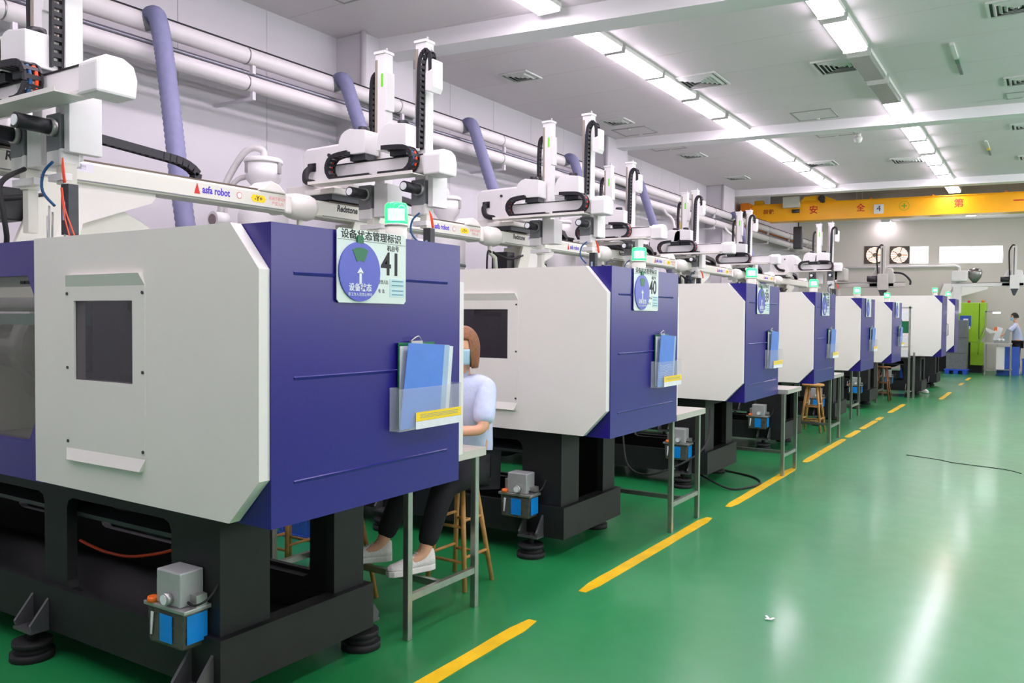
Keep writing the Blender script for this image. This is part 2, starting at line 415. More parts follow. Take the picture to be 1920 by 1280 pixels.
# ------------------------------------------------------------------ ceiling vents, hatches, detectors
def vent(x, y, s, label, sy=None):
    t = thing('air_vent', label, 'vent', (x, y, CZ), 'ceiling air vents')
    sy = sy or s
    f = MB()
    f.box(-s, s, -sy, -sy + .03, -.02, 0).box(-s, s, sy - .03, sy, -.02, 0).box(-s, -s + .03, -sy + .03, sy - .03, -.02, 0).box(s - .03, s, -sy + .03, sy - .03, -.02, 0)
    f.build('vent_frame', ventw, t)
    MB().box(-s + .03, s - .03, -sy + .03, sy - .03, -.004, -.001).build('vent_throat', ventd, t)
    k = 0; q = .06
    while q < min(s, sy) - .05:
        e = s - q; ey = sy - q
        # angled louvre ring (four sides, sloping out)
        L = MB()
        for sg in (-1, 1):
            L.add([(sg * e, -ey, -.004), (sg * e, ey, -.004), (sg * (e - .035), ey - .035, -.03), (sg * (e - .035), -ey + .035, -.03)], [(0, 1, 2, 3)])
            L.add([(-e, sg * ey, -.004), (e, sg * ey, -.004), (e - .035, sg * (ey - .035), -.03), (-e + .035, sg * (ey - .035), -.03)], [(0, 1, 2, 3)])
        o = L.build('louvre', ventw, t); md = o.modifiers.new('solid', 'SOLIDIFY'); md.thickness = .003
        q += .055
    return t
for a in [(-4.32, 11.7, .36, 'square ceiling vent right of the wall side lamp row before the second beam'), (-2.40, 11.95, .34, 'square ceiling vent beside the unlit lamps'),
          (-6.4, 10.15, .23, 'small ceiling vent above the nearest robot masts'), (-6.4, 13.35, .23, 'small ceiling vent before the hatch next to the second column'),
          (-6.35, 16.9, .25, 'small ceiling vent by the wall past the second beam'), (-6.4, 20.1, .25, 'small ceiling vent near the third column'),
          (-4.25, 19.2, .32, 'ceiling vent right of the wall side lamp row past the second beam'), (-2.55, 19.7, .34, 'ceiling vent left of the aisle lamp row past the second beam'),
          (-.35, 10.7, .28, 'ceiling vent cut by the top right corner of the picture'), (-.32, 14.0, .26, 'ceiling vent at the right edge before the second beam'),
          (-.35, 17.3, .26, 'ceiling vent at the right edge past the second beam'), (-.3, 20.6, .26, 'ceiling vent at the right edge before the third beam')]:
    vent(a[0], a[1], a[2], a[3])
def hatch(x, y, sx, sy, label):
    t = thing('access_hatch', label, 'hatch', (x, y, CZ), 'ceiling access hatches')
    f = MB(); w_ = .022
    f.box(-sx, sx, -sy, -sy + w_, -.012, 0).box(-sx, sx, sy - w_, sy, -.012, 0).box(-sx, -sx + w_, -sy + w_, sy - w_, -.012, 0).box(sx - w_, sx, -sy + w_, sy - w_, -.012, 0)
    f.build('hatch_frame', mat('hatch_grey', (160, 160, 158), .5), t)
    MB().box(-sx + w_ + .006, sx - w_ - .006, -sy + w_ + .006, sy - w_ - .006, -.008, -.001).build('hatch_panel', ceilm, t)
    MB().cyl((0, sy - .05, -.03), (0, sy - .05, -.008), .03, n=10).build('latch', lamph, t)
    MB().cyl((0, -sy + .05, -.03), (0, -sy + .05, -.008), .03, n=10).build('latch', lamph, t)
hatch(-3.35, 14.6, .33, .33, 'ceiling hatch between the two lamp rows before the second beam')
hatch(-3.36, 16.1, .33, .36, 'ceiling hatch just past the second beam between the lamp rows')
hatch(-6.45, 14.2, .33, .3, 'ceiling hatch next to the second wall column')
hatch(-6.5, 15.75, .34, .34, 'ceiling hatch past the second beam by the wall')
hatch(-6.0, 6.3, .6, .5, 'ceiling hatch above the grey hose at the top left')
hatch(-.35, 14.9, .25, .2, 'ceiling hatch at the right edge before the second beam')
hatch(-.35, 16.2, .25, .2, 'ceiling hatch at the right edge past the second beam')
t = thing('smoke_detector', 'white dome detector hanging beside the hatch past the second beam', 'detector', (-3.0, 16.5, CZ))
MB().cyl((0, 0, 0), (0, 0, -.06), .05, n=14).build('detector_base', lamph, t)
MB().lathe([(.07, -.06), (.075, -.1), (.06, -.15), (.03, -.17), (.001, -.175)], n=16).build('detector_dome', lamph, t)
for x, y, l, c, lab in [(-1.06, 11.7, 1.5, signg, 'thin green and grey strip on the ceiling at upper right'), (-1.04, 18.3, 1.6, yelp, 'thin grey and yellow strip on the ceiling near the third beam')]:
    t = thing('ceiling_strip', lab, 'rail', (x, y, CZ))
    MB().box(-.025, .025, 0, l * .45, -.03, 0).build('strip_light_half', ventw, t); MB().box(-.025, .025, l * .45, l * .6, -.03, 0).build('strip_mark', c, t); MB().box(-.02, .02, l * .6, l, -.025, 0).build('strip_grey_half', grey, t)

# ------------------------------------------------------------------ wall pipes and hoses
def longpipe(name, x, z, r, y0, y1, m, label, band=None):
    t = thing(name, label, 'pipe', (x, 0, z), None)
    MB().cyl((0, y0, 0), (0, y1, 0), r, n=20).build('pipe_run', m, t)
    if band:
        y = y0 + 1
        me = MB().cyl((0, 0, 0), (0, .012, 0), r + .004, n=20).mesh('pipe_joint', band)
        me2 = MB().box(-.02, .02, -.02, .02, -r - .05, -r + .005).box(XL - x + .012, .02, -.02, .02, -r - .08, -r - .05).mesh('pipe_bracket', wallm)
        while y < y1:
            o = bpy.data.objects.new('pipe_joint', me); COL.objects.link(o); o.parent = t; o.location = (0, y, 0)
            if r > .05:
                o = bpy.data.objects.new('pipe_bracket', me2); COL.objects.link(o); o.parent = t; o.location = (0, y + .1, 0)
            y += 2.35
    return t
PX = -7.0 + .1
longpipe('vacuum_pipe', PX, 4.315, .083, 0, 30.4, pipem, 'upper white pipe running along the left wall', steel)
longpipe('conduit_pipe', PX - .06, 4.165, .027, 0, 30.3, pipeg, 'thin grey pipe between the two white wall pipes', steel)
longpipe('water_pipe', PX, 4.045, .078, 0, 30.2, pipem, 'lower white pipe running along the left wall', steel)
t = MB().box(PX - .13, PX - .11, 0, 30.2, 4.38, 4.45).box(PX - .11, PX - .02, 0, 30.2, 4.405, 4.43).build('cable_tray', rubber)
tag(t, 'thin black cable tray on top of the upper wall pipe', 'tray')
HN = ['nearest grey blue hose dropping from the wall pipe behind the long robot beam', 'second grey blue hose from the wall pipe, behind the white control box', 'third grey blue hose, just right of the tall paired masts',
      'fourth grey blue hose, behind the second robot', 'fifth grey blue hose, right of the single short mast', 'sixth grey blue hose, last one before the crane']
for i, (y, ye) in enumerate(zip([4.59, 6.95, 9.43, 12.33, 15.04, 21.1], [4.38, 7.2, 9.6, 12.5, 15.2, 21.5])):
    dy = ye - y
    P = [(PX + .04, y, 4.32), (PX + .1, y, 4.36), (PX + .2, y - .01, 4.3), (PX + .3, y + dy * .1, 4.0), (PX + .5, y + dy * .4, 3.4), (PX + .72, y + dy * .8, 2.8), (PX + .9, y + dy, 2.2), (PX + .95, y + dy, 1.8)]
    pts = catmull([Vector(p) for p in P], 22)
    R = [.078 + (.004 if k % 2 else -.002) for k in range(len(pts))]
    t = thing('flexible_hose', HN[i], 'hose', (0, 0, 0), 'flexible hoses from the wall pipe')
    MB().tube(pts, R, n=14).build('hose_body', hosem, t)
    MB().cyl((PX, y, 4.315), (PX + .09, y, 4.33), .085, n=16).build('hose_collar', grey, t)
for y, lab in [(12.85, 'slanted white drop pipe beside the fifth hose'), (16.6, 'forked white drop pipe below the wall pipes'), (20.6, 'last forked white drop pipe before the crane')]:
    t = thing('branch_pipe', lab, 'pipe', (PX, y, 0))
    MB().tube([(0, 0, 4.05), (.1, 0, 3.9), (.25, .1, 3.6), (.25, .1, 2.2)], .03, n=10, smooth_path=4).build('pipe_run', pipem, t)
    MB().tube([(0, .7, 4.05), (.1, .7, 3.9), (.22, .7, 3.7), (.5, .3, 3.3), (.5, .3, 2.2)], .03, n=10, smooth_path=4).build('pipe_run', pipem, t)
    MB().tube([(.06, .75, 4.0), (.14, .75, 3.6), (.2, .7, 2.2)], .014, n=8, smooth_path=4).build('yellow_gas_tube', yelp, t)
t = thing('far_wall_pipe', 'white pipe with a downturned end under the far windows', 'pipe'); on_far(t)
A = far(-6.6); B = far(-2.55)
MB().tube([(A, -.12, 3.52), (B - .1, -.12, 3.55), (B, -.12, 3.5), (B + .02, -.12, 3.4), (B - .06, -.12, 3.0)], .045, n=12).build('pipe_run', pipem, t)
for q in range(4): MB().box(A + .5 + q, A + .53 + q, -.12, 0, 3.5, 3.53).build('pipe_bracket', grey, t)

# ------------------------------------------------------------------ overhead crane
ct = thing('overhead_crane', 'yellow overhead travelling crane girder with red characters spanning the hall', 'crane', (0, 24.72, 0), None, TILT)
gz0, gz1 = 4.47, 4.93
MB().prism([(-7.35, gz0 + .2), (-6.75, gz0), (6.2, gz0 + .0), (6.2, gz1), (-7.35, gz1)], 'y', -.01, .35).build('girder_web', yellow, ct)
MB().box(-7.35, 6.2, -.06, .41, gz1, gz1 + .02).build('top_flange', yellow, ct)
MB().prism([(-6.75, gz0 - .02), (6.2, gz0 - .02), (6.2, gz0), (-6.75, gz0)], 'y', -.08, .43).build('bottom_flange', yellow, ct)
MB().box(-7.44, -7.2, -.5, .85, gz1 - .2, gz1 + .02).build('end_carriage', mat('crane_orange', (226, 128, 20), .45), ct)
for yy in (-.35, .7): MB().cyl((-7.42, yy, gz1 - .26), (-7.3, yy, gz1 - .26), .08).build('crane_wheel', greyd, ct)
MB().box(-6.33, -5.88, -.28, -.06, gz1 - .13, gz1 + .17).build('control_box', cream, ct, bev=.01)
MB().prism([(-5.85, gz1 + .02), (-4.95, gz1 + .02), (-5.3, gz1 + .16), (-5.75, gz1 + .14)], 'y', -.3, .5).build('trolley_frame', yellow, ct)
MB().cyl((-5.3, -.36, gz1 + .07), (-5.3, .4, gz1 + .07), .09).build('hoist_motor', greyd, ct)
MB().box(-7.15, -6.9, .0, .3, gz1 + .02, gz1 + .14).build('travel_motor', yellow, ct, bev=.02)
MB().cyl((-6.1, -.1, gz1 - .22), (-5.9, -.1, gz1 - .22), .05).build('cable_reel', greyd, ct)
MB().box(-6.2, -5.95, 1.0, 1.3, 3.75, 4.4).build('hook_block', greyd, ct, bev=.03)
MB().tube([(-6.07, 1.15, 4.4), (-6.07, 1.15, 4.95)], .02).build('hoist_rope', greyd, ct)
yy = -.012
for s, x, sz, mm in [('荷载', -6.75, .15, mat('brown_print', (170, 84, 20), .5)), ('安', -5.54, .24, redp), ('全', -4.33, .22, redp), ('第', -1.98, .24, redp), ('一', -.65, .24, redp)]:
    text('painted_character', s, sz, (x, yy, (gz0 + gz1) / 2 + .02), '-y', mm, ct, 'CENTER', bold=.004)
MB().box(-4.0, -3.76, -.03, -.012, 4.55, 4.8).build('number_plate', paper, ct)
text('plate_number', '4', .22, (-3.88, -.034, 4.68), '-y', blk, ct, 'CENTER')
n = 24; cx, cz = -3.26, 4.73
o = MB()
for i in range(n):
    a = 2 * PI * i / n; b = 2 * PI * (i + 1) / n
    o.prism([(cx + r * math.cos(q), cz + r * math.sin(q)) for r, q in ((.115, a), (.125, a), (.125, b), (.115, b))], 'y', -.014, -.009)
o.box(cx - .065, cx + .065, -.014, -.009, cz - .014, cz + .014).box(cx - .014, cx + .014, -.014, -.009, cz - .065, cz - .014).box(cx - .014, cx + .014, -.014, -.009, cz + .014, cz + .065)
o.build('green_cross_emblem', mat('green_print', (120, 170, 30), .5), ct)
for x in (-4.1, -2.6, -.95): MB().box(x, x + .05, -.12, .0, gz1 + .02, gz1 + .05).build('cable_hanger', mat('crane_orange', (226, 128, 20), .45), ct)
t = MB().box(XL + .1, XL + .28, 3, 31, 4.56, 4.62).box(XL + .16, XL + .22, 3, 31, 4.5, 4.56)
# runway only near the crane
t = MB().box(XL + .02, XL + .22, 22.2, 30.2, 4.30, 4.34).box(XL + .09, XL + .15, 22.2, 30.2, 4.34, 4.52).box(XL + .02, XL + .22, 22.2, 30.2, 4.52, 4.56).build('crane_runway', mat('crane_orange', (226, 128, 20), .45))
tag(t, 'orange runway rail carrying the crane on the left wall', 'rail')

# ------------------------------------------------------------------ machines
LED = {}
WHICH = {41: 'nearest white and blue molding machine, sign 41 on its end', 40: 'second white and blue molding machine, sign 40 on its end', 39: 'third white and blue molding machine, sign 39 on its end',
         38: 'fourth white and blue molding machine, behind the wooden stool', 37: 'fifth white and blue molding machine down the row', 36: 'sixth white and blue molding machine, with a white shelf stand at its end',
         35: 'larger white molding machine whose broad door stands out beyond the sixth one', 34: 'last white and blue molding machine before the lime green one'}
def make_machine(num, Y, X=-2.4, zk=1.0, big=False):
    t = thing('injection_molding_machine', WHICH[num], 'machine', (X, Y, 0), 'white and blue molding machines along the aisle')
    Z = (lambda z: 1.68 + (z - 1.68) * 1.0) if not big else (lambda z: z + .20 if z > 1.7 else z + .02)
    W = 1.17 if not big else 1.0
    zt, zb, zc1, zc0 = Z(2.025), Z(.885), Z(1.85), Z(1.07)
    dl = -1.54 if not big else -2.9
    # ---- base frame
    if True:
        fr = MB(); yf, yb = .1, .95
        def plate(x0, x1, holes, y0, y1):
            xs = x0
            for a, b in holes:
                fr.box(xs, a, y0, y1, .14, .88); fr.box(a, b, y0, y1, .14, .34); fr.box(a, b, y0, y1, .80, .88)
                c = .05  # rounded inner corners
                for (px, sx) in ((a, 1), (b, -1)):
                    for (pz, sz) in ((.34, 1), (.80, -1)):
                        fr.prism([(px, pz), (px + sx * c, pz), (px + sx * c * .3, pz + sz * c * .3), (px, pz + sz * c)], 'y', y0, y1)
                xs = b
            fr.box(xs, x1, y0, y1, .14, .88)
        hs_ = [(-4.7, -3.9), (-3.6, -2.9), (-2.6, -1.75), (-1.55, -.74)]
        plate(-5.0, -.47, hs_, yf, yf + .05); plate(-5.0, -.47, hs_, yb - .05, yb)
        # aisle end plate with its opening
        fr.box(-.47, -.42, yf, yf + .26, .14, .88).box(-.47, -.42, yb - .2, yb, .14, .88).box(-.47, -.42, yf + .26, yb - .2, .14, .36).box(-.47, -.42, yf + .26, yb - .2, .82, .88)
        fr.box(-5.0, -.42, yf - .03, yf, .14, .36); fr.box(-5.0, -.42, yb, yb + .03, .14, .36); fr.box(-.42, -.38, yf - .03, yb + .03, .14, .36)
        fr.box(-4.95, -.5, yf + .05, yb - .05, .84, .88); fr.box(-4.95, -.5, yf + .05, yb - .05, .15, .17)
        fr.build('base_frame', black, t)
        MB().prism([(.15, .70), (.85, .82), (.85, .84), (.15, .72)], 'x', -4.6, -.6).build('drip_tray', greyd, t)
        MB().tube([(-1.5, .3, .80), (-1.25, .28, .70), (-1.0, .3, .68), (-.8, .34, .78)], .045, n=10, smooth_path=5).build('coolant_hose', rubber, t)
    # ---- levelling feet
    for x in ((-.62, -1.97, -3.6) if num != 41 else (-.5, -1.74, -3.6)):
        for y in (.03, 1.02):
            f = MB()
            f.cyl((x, y, 0), (x, y, .035), .10, .10, n=18).cyl((x, y, .035), (x, y, .06), .085, .07, n=18).cyl((x, y, .065), (x, y, .09), .09, n=18).cyl((x, y, .09), (x, y, .17), .022, n=10)
            o = f.build('levelling_foot', rubber, t)
            g = MB(); s = 1 if y < .5 else -1
            for sx in (-1, 1): g.prism([(y + s * .045, .30), (y + s * .045, .15), (y - s * .04, .15), (y - s * .05, .18)], 'x', x + sx * .07 - .008, x + sx * .07 + .008)
            g.box(x - .08, x + .08, min(y - s * .05, y + s * .045), max(y - s * .05, y + s * .045), .14, .155)
            g.build('foot_bracket', mat('bracket_steel', (92, 92, 94), .35, metal=.4), o)
    # ---- guard body (blue)
    g = MB()
    g.box(-.012, 0, .0, W, zb, zt)                                   # aisle end face
    g.box(dl, 0, .03, W, zt - .012, zt) if False else None
    # folded return behind the door: facet triangles at upper and lower corner
    g.add([(-.20, .02, zt), (-.012, .001, zt), (-.012, .001, zc1 - .04), (-.02, .02, zc1 - .04), (-.20, .004, zt), (-.03, .004, zc1 - .04)], [(4, 1, 2, 5), (0, 1, 4), (3, 2, 5), (0, 3, 2, 1)])
    g.add([(-.22, .02, zb), (-.012, .001, zb), (-.012, .001, zc0 + .04), (-.02, .02, zc0 + .04), (-.22, .004, zb), (-.03, .004, zc0 + .04)], [(4, 5, 2, 1), (0, 4, 1), (3, 5, 2), (0, 1, 2, 3)])
    g.box(-.25, -.012, W - .015, W, zb, zt)
    g.build('end_guard', blue, t)
    for (y0, y1, z) in ((.11, 1.10, Z(1.845)), (.11, W - .1, 1.445), (.11, 1.08, 1.048)):
        y1 = min(y1, W - .1)
        MB().prism([(-.001, z - .014), (.0045, z), (-.001, z + .004)], 'y', y0, y1).build('pressed_rib', blue, t)
    # ---- far side door edge
    MB().box(-1.5, -.01, W + .01, W + .05, Z(1.0) if not big else 1.05, Z(1.85)).build('rear_door', white, t, bev=.004)
    # ---- white sliding door, with window opening
    d = MB(); f0, f1 = -.05, .0
    wx0, wx1, wz0, wz1 = -1.21, -.777, 1.39, 1.738
    if num in (41, 40, 39, 38) or True:
        d.prism([(dl, zb + .02), (wx0, zb + .018), (wx0, zt), (dl, zt)], 'y', f0, f1)
        d.prism([(wx0, zb + .018), (wx1, zb + .014), (wx1, wz0), (wx0, wz0)], 'y', f0, f1)
        d.prism([(wx0, wz1), (wx1, wz1), (wx1, zt), (wx0, zt)], 'y', f0, f1)
        d.prism([(wx1, zb + .014), (-.175, zb + .01), (-.008, zc0), (-.008, zc1), (-.165, zt), (wx1, zt)], 'y', f0, f1)
    o = d.build('sliding_door', white, t)
    q = MB()
    q.prism([(-.175, zb + .01), (-.18, zb + .012), (-.02, zc0 + .004), (-.008, zc0)], 'y', f0, f0 - .004)
    # raised cover plate around the window
    c = MB(); px0, px1, pz0, pz1 = -1.275, -.69, Z(1.07) if big else 1.085, 1.80
    c.box(px0, wx0, f0 - .003, f0, pz0, pz1).box(wx1, px1, f0 - .003, f0, pz0, pz1).box(wx0, wx1, f0 - .003, f0, pz0, wz0).box(wx0, wx1, f0 - .003, f0, wz1, pz1)
    c.add([(px0, f0 - .003, pz1), (px1, f0 - .003, pz1), (px1 - .02, f0 - .02, pz1 + .05), (px0 + .03, f0 - .02, pz1 + .05), (px0, f0, pz1), (px1, f0, pz1), (px1 - .02, f0, pz1 + .05), (px0 + .03, f0, pz1 + .05)], [(0, 1, 2, 3), (2, 6, 7, 3), (1, 5, 6, 2), (0, 3, 7, 4)])
    c.add([(px0, f0 - .003, pz0), (px1, f0 - .003, pz0), (px1 - .02, f0 - .02, pz0 - .05), (px0 + .03, f0 - .02, pz0 - .05), (px0, f0, pz0), (px1, f0, pz0), (px1 - .02, f0, pz0 - .05), (px0 + .03, f0, pz0 - .05)], [(0, 3, 2, 1), (2, 3, 7, 6), (1, 2, 6, 5), (0, 4, 7, 3)])
    if not big: c.build('window_cover_plate', white, o)
    if not big:
        sc = MB().cyl((0, -.004, 0), (0, 0, 0), .007, n=10).mesh('screw', greyd)
        for sx in (px0 + .015, px1 - .015):
            for sz in (pz0 + .03, (pz0 + pz1) / 2, pz1 - .03):
                s_ = bpy.data.objects.new('screw', sc); COL.objects.link(s_); s_.parent = o; s_.location = (sx, f0 - .003, sz)
    MB().box(wx0 + .001, wx1 - .001, f0 + .006, f0 + .012, wz0 + .001, wz1 - .001).build('window_pane', glassd, o)
    # ---- interior seen through the window: mold platens, tie bars
    MB().box(dl + .05, -.1, .80, .82, zb + .05, zt - .02).box(dl + .05, -.1, .1, .82, zb + .03, zb + .05).build('inner_liner', mat('liner_dark', (62, 62, 66), .6, noise=.2), t)
    pl = MB().box(-1.0, -.86, .2, .75, zb + .1, zt - .08).box(-1.5, -1.28, .2, .75, zb + .1, zt - .08).build('clamp_platen', grey, t, bev=.01)
    b_ = MB()
    for yy_, zz_ in ((.28, 1.72), (.66, 1.72), (.28, 1.2), (.66, 1.2)): b_.cyl((-1.5, yy_, zz_), (-.3, yy_, zz_), .035, n=14)
    b_.cyl((-.86, .45, 1.45), (-.3, .45, 1.45), .06, n=14).cyl((-.7, .2, 1.44), (-.62, .2, 1.44), .03, n=10)
    b_.build('tie_bars', steel, t)
    if num == 41: MB().cyl((-1.375 + .3, .18, 1.53), (-1.375 + .3, .19, 1.53), .012, n=10).build('pilot_light', orangel, t)
    # ---- blue guard of the injection half, with a chamfered window
    if not big:
        s = MB(); y0, y1 = -.01, .02; a, b = -2.62, dl - .003
        wa, wb = -2.5, -1.6; za, zb_ = 1.07, 1.86; ch = .13
        s.box(a, wa, y0, y1, zb, zt).box(wb, b, y0, y1, zb, zt).box(wa, wb, y0, y1, zb, za).box(wa, wb, y0, y1, zb_, zt)
        for (px, sx) in ((wa, 1), (wb, -1)):
            for (pz, sz) in ((za, 1), (zb_, -1)): s.prism([(px, pz), (px + sx * ch * .6, pz), (px, pz + sz * ch)], 'y', y0, y1)
        o = s.build('nozzle_guard', blue, t)
        MB().box(wa - .02, wb + .02, .021, .026, za - .02, zb_ + .02).build('guard_pane', mat('clear_guard_pane', (120, 118, 108), .05, alpha=.38, noise=0, spec=.8), o)
        MB().box(wa, wb + .03, .028, .035, 1.81, zb_ + .02).build('window_header', white, o)
        MB().box(-1.80, -1.765, .018, .03, 1.823, 1.838).build('slot', dark, o); MB().box(-1.75, -1.715, .018, .03, 1.823, 1.838).build('slot', dark, o)
        i_ = MB()
        i_.cyl((-2.7, .4, 1.5), (-1.7, .4, 1.5), .13, n=20).cyl((-2.3, .4, 1.5), (-2.15, .4, 1.5), .2, n=20).cyl((-2.7, .3, 1.73), (-1.6, .3, 1.73), .04, n=14)
        i_.cyl((-2.6, .5, 1.25), (-1.6, .5, 1.25), .06, n=14)
        i_.build('injection_barrel', steel, t)
        MB().box(-2.7, -1.58, .24, .5, 1.62, 1.68).build('green_manifold', mat('teal_plastic', (70, 150, 130), .4), t)
        MB().box(-2.7, -1.56, .78, .8, zb, zt).box(-2.7, -1.56, .1, .8, zb, zb + .12).build('rear_liner', mat('liner_grey', (112, 108, 100), .5, noise=.2, scale=6), t)
        MB().box(-4.9, -2.66, .05, 1.1, .9, 1.5).build('rear_cabinet', cream, t, bev=.02)
        MB().box(-4.7, -2.9, .045, .05, 1.0, 1.4).build('cabinet_door', white, t)
        MB().box(-2.62, -2.4, .0, .9, zt - .02, zt + .0).build('top_plate', cream, t)
    else:
        MB().box(-4.9, dl - .02, .05, 1.1, .9, 2.0).build('rear_cabinet', cream, t, bev=.02)
        if num == 35:
            for yh in (W - .12,): MB().tube([(.005, yh, 1.35), (.04, yh, 1.37), (.04, yh, 1.6), (.005, yh, 1.62)], .012, n=8).build('door_handle', alu, t)
        if num == 34: MB().tube([(-.5, -.055, 1.35), (-.5, -.09, 1.37), (-.5, -.09, 1.6), (-.5, -.055, 1.62)], .012, n=8).build('door_handle', alu, t)
    # green beacon on top of the end
    bx, by, bz = -.25, .99, zt + .035
    o = MB().cyl((bx, by, bz - .1), (bx, by, bz + .06), .052, n=20).cyl((bx, by, bz + .055), (bx, by, bz + .065), .056, n=20).build('beacon_base', cream, t)
    MB().lathe([(.054, bz + .062), (.056, bz + .07), (.055, bz + .155), (.046, bz + .165), (.001, bz + .167)], (bx, by, 0), n=20).build('beacon_lens', mat('green_lens', (80, 255, 150), .1, trans=.5, noise=0, emit=1.3, ergb=(0, 240, 60)), o)
    MB().cyl((bx, by, bz + .085), (bx, by, bz + .135), .028, n=16).build('beacon_core', beacw, o)
    return t
MY = {41: 2.10, 40: 4.95, 39: 7.86, 38: 10.68, 37: 13.76, 36: 16.85}
for k, v in MY.items(): make_machine(k, v)
make_machine(35, 20.0, -1.87, big=True)
make_machine(34, 23.1, -1.88, big=True)

# ---- air/red cables under the nearest machine
def cable(name, pts, r, m, label, cat='cable'):
    return tag(MB().tube(pts, r, n=8, smooth_path=8).build(name, m), label, cat)
cable('air_hose', [(-4.53, 2.26, .88), (-4.32, 2.26, .80), (-4.1, 2.26, .68)], .008, redtube, 'red air hose hanging under the blue guard at far left')
cable('air_hose', [(-4.36, 2.5, .46), (-4.25, 2.5, .445), (-4.1, 2.5, .435), (-3.88, 2.5, .45), (-3.57, 2.5, .53), (-3.3, 2.5, .64)], .008, redtube, 'red air hose looping inside the nearest black base frame')
cable('power_cable', [(-2.95, 8.1, .12), (-2.6, 8.0, .02), (-2.45, 8.2, .012), (-2.42, 8.5, .01), (-2.6, 8.8, .01), (-3.0, 9.0, .012), (-3.3, 9.0, .05)], .01, rubber, 'black cable lying on the green floor under the third table')
cable('power_cable', [(-3.4, 7.3, .55), (-3.2, 7.0, .32), (-2.9, 6.9, .30), (-2.6, 7.3, .5), (-2.75, 7.9, .8)], .009, rubber, 'black cable sagging between the second and third machine')
cable('floor_wire', [(-1.43, 11.39, .003), (-1.05, 11.22, .003), (-.87, 11.08, .003), (-.37, 10.93, .003), (-.19, 10.74, .003)], .005, rubber, 'thin dark wire lying on the open aisle floor', 'wire')
t = MB()
for k, (dx, dy, a) in enumerate([(0, 0, .3), (.03, .02, 1.2), (-.02, .035, 2.2)]):
    t.obox((-1.27 + dx * .6, 4.66 + dy * .6, .006 + .002 * k), (math.cos(a), math.sin(a), .05), (0, 0, 1), .035, .014, .002)
tag(t.build('paper_scrap', paper), 'tiny white scrap of paper on the open green floor', 'paper')

# ---- lubrication pumps
def pump(num, X, Y, lab):
    t = thing('lubrication_pump', lab, 'pump', (X + .02, Y + .02, .06 if num == 41 else .02), 'lubrication pumps on the machine bases')
    t.scale = (.87, .87, .87)
    MB().prism([(-.13, .30), (.13, .30), (.14, .475), (-.14, .475)], 'y', -.07, .07).build('oil_tank', mat('tank_plastic', (120, 122, 112), .15, trans=.55, noise=.1, ior=1.2), t, bev=.012)
    MB().box(-.12, .12, -.06, .06, .31, .40).build('oil_fill', mat('oil_dark', (70, 66, 48), .3), t)
    MB().box(-.155, .155, -.08, .08, .475, .495).build('mounting_plate', alu, t, bev=.004)
    MB().box(-.075, .105, -.065, .065, .495, .66).build('motor_cover', mat('silver_paint', (176, 178, 178), .4, metal=.3), t, bev=.008)
    MB().box(-.12, -.075, -.035, .045, .495, .60).build('switch_cover', alu, t, bev=.006)
    MB().cyl((-.1, -.066, .495), (-.1, -.066, .52), .028, .024, n=14).build('filler_cap', orange, t)
    o = MB().cyl((.03, -.1, .535), (.03, -.066, .535), .03, n=18).build('pressure_gauge', alu, t)
    MB().cyl((.03, -.102, .535), (.03, -.1, .535), .024, n=18).build('gauge_face', paper, o)
    MB().box(-.03, .06, -.079, -.076, .325, .455).build('blue_label', cyan, t)['label'] = 'bright blue label on the front'
    MB().box(.1415, .1445, -.055, .055, .33, .465).build('blue_label', cyan, t)['label'] = 'bright blue label on the side'
    MB().prism([(-.105, .34), (-.095, .34), (-.08, .45), (-.1, .45)], 'y', -.078, -.0745).build('level_mark', paper, t)
    MB().box(.105, .15, -.01, .05, .495, .55).build('fixing_lug', alu, t)
    MB().tube([(.1, -.02, .515), (.17, -.03, .515), (.2, .02, .54), (.2, .08, .6)], .006, n=6, smooth_path=4).build('oil_line', rubber, t)
    MB().box(-.05, .05, .07, .125, .33, .46).build('mounting_bracket', black, t)
for n_, X, Y, lab in [(41, -3.03, 2.12, 'grey lubrication pump with blue labels on the nearest black base'), (40, -3.12, 4.93, 'grey lubrication pump with blue labels at the foot of the second machine'),
                      (39, -3.08, 7.84, 'grey lubrication pump seen through the legs of the second table'), (38, -3.1, 10.66, 'grey lubrication pump under the third machine beside its table'),
                      (37, -3.08, 13.74, 'grey lubrication pump seen behind the round wooden stool'), (36, -3.05, 16.83, 'grey lubrication pump left of the shelf stand'), ]:
    pump(n_, X, Y, lab)
pump(35, -2.95, 19.9, 'grey lubrication pump seen between the shelf stand posts')
pump(34, -2.9, 13.2 - .02, 'grey lubrication pump between the stool and the fifth table') if False else None

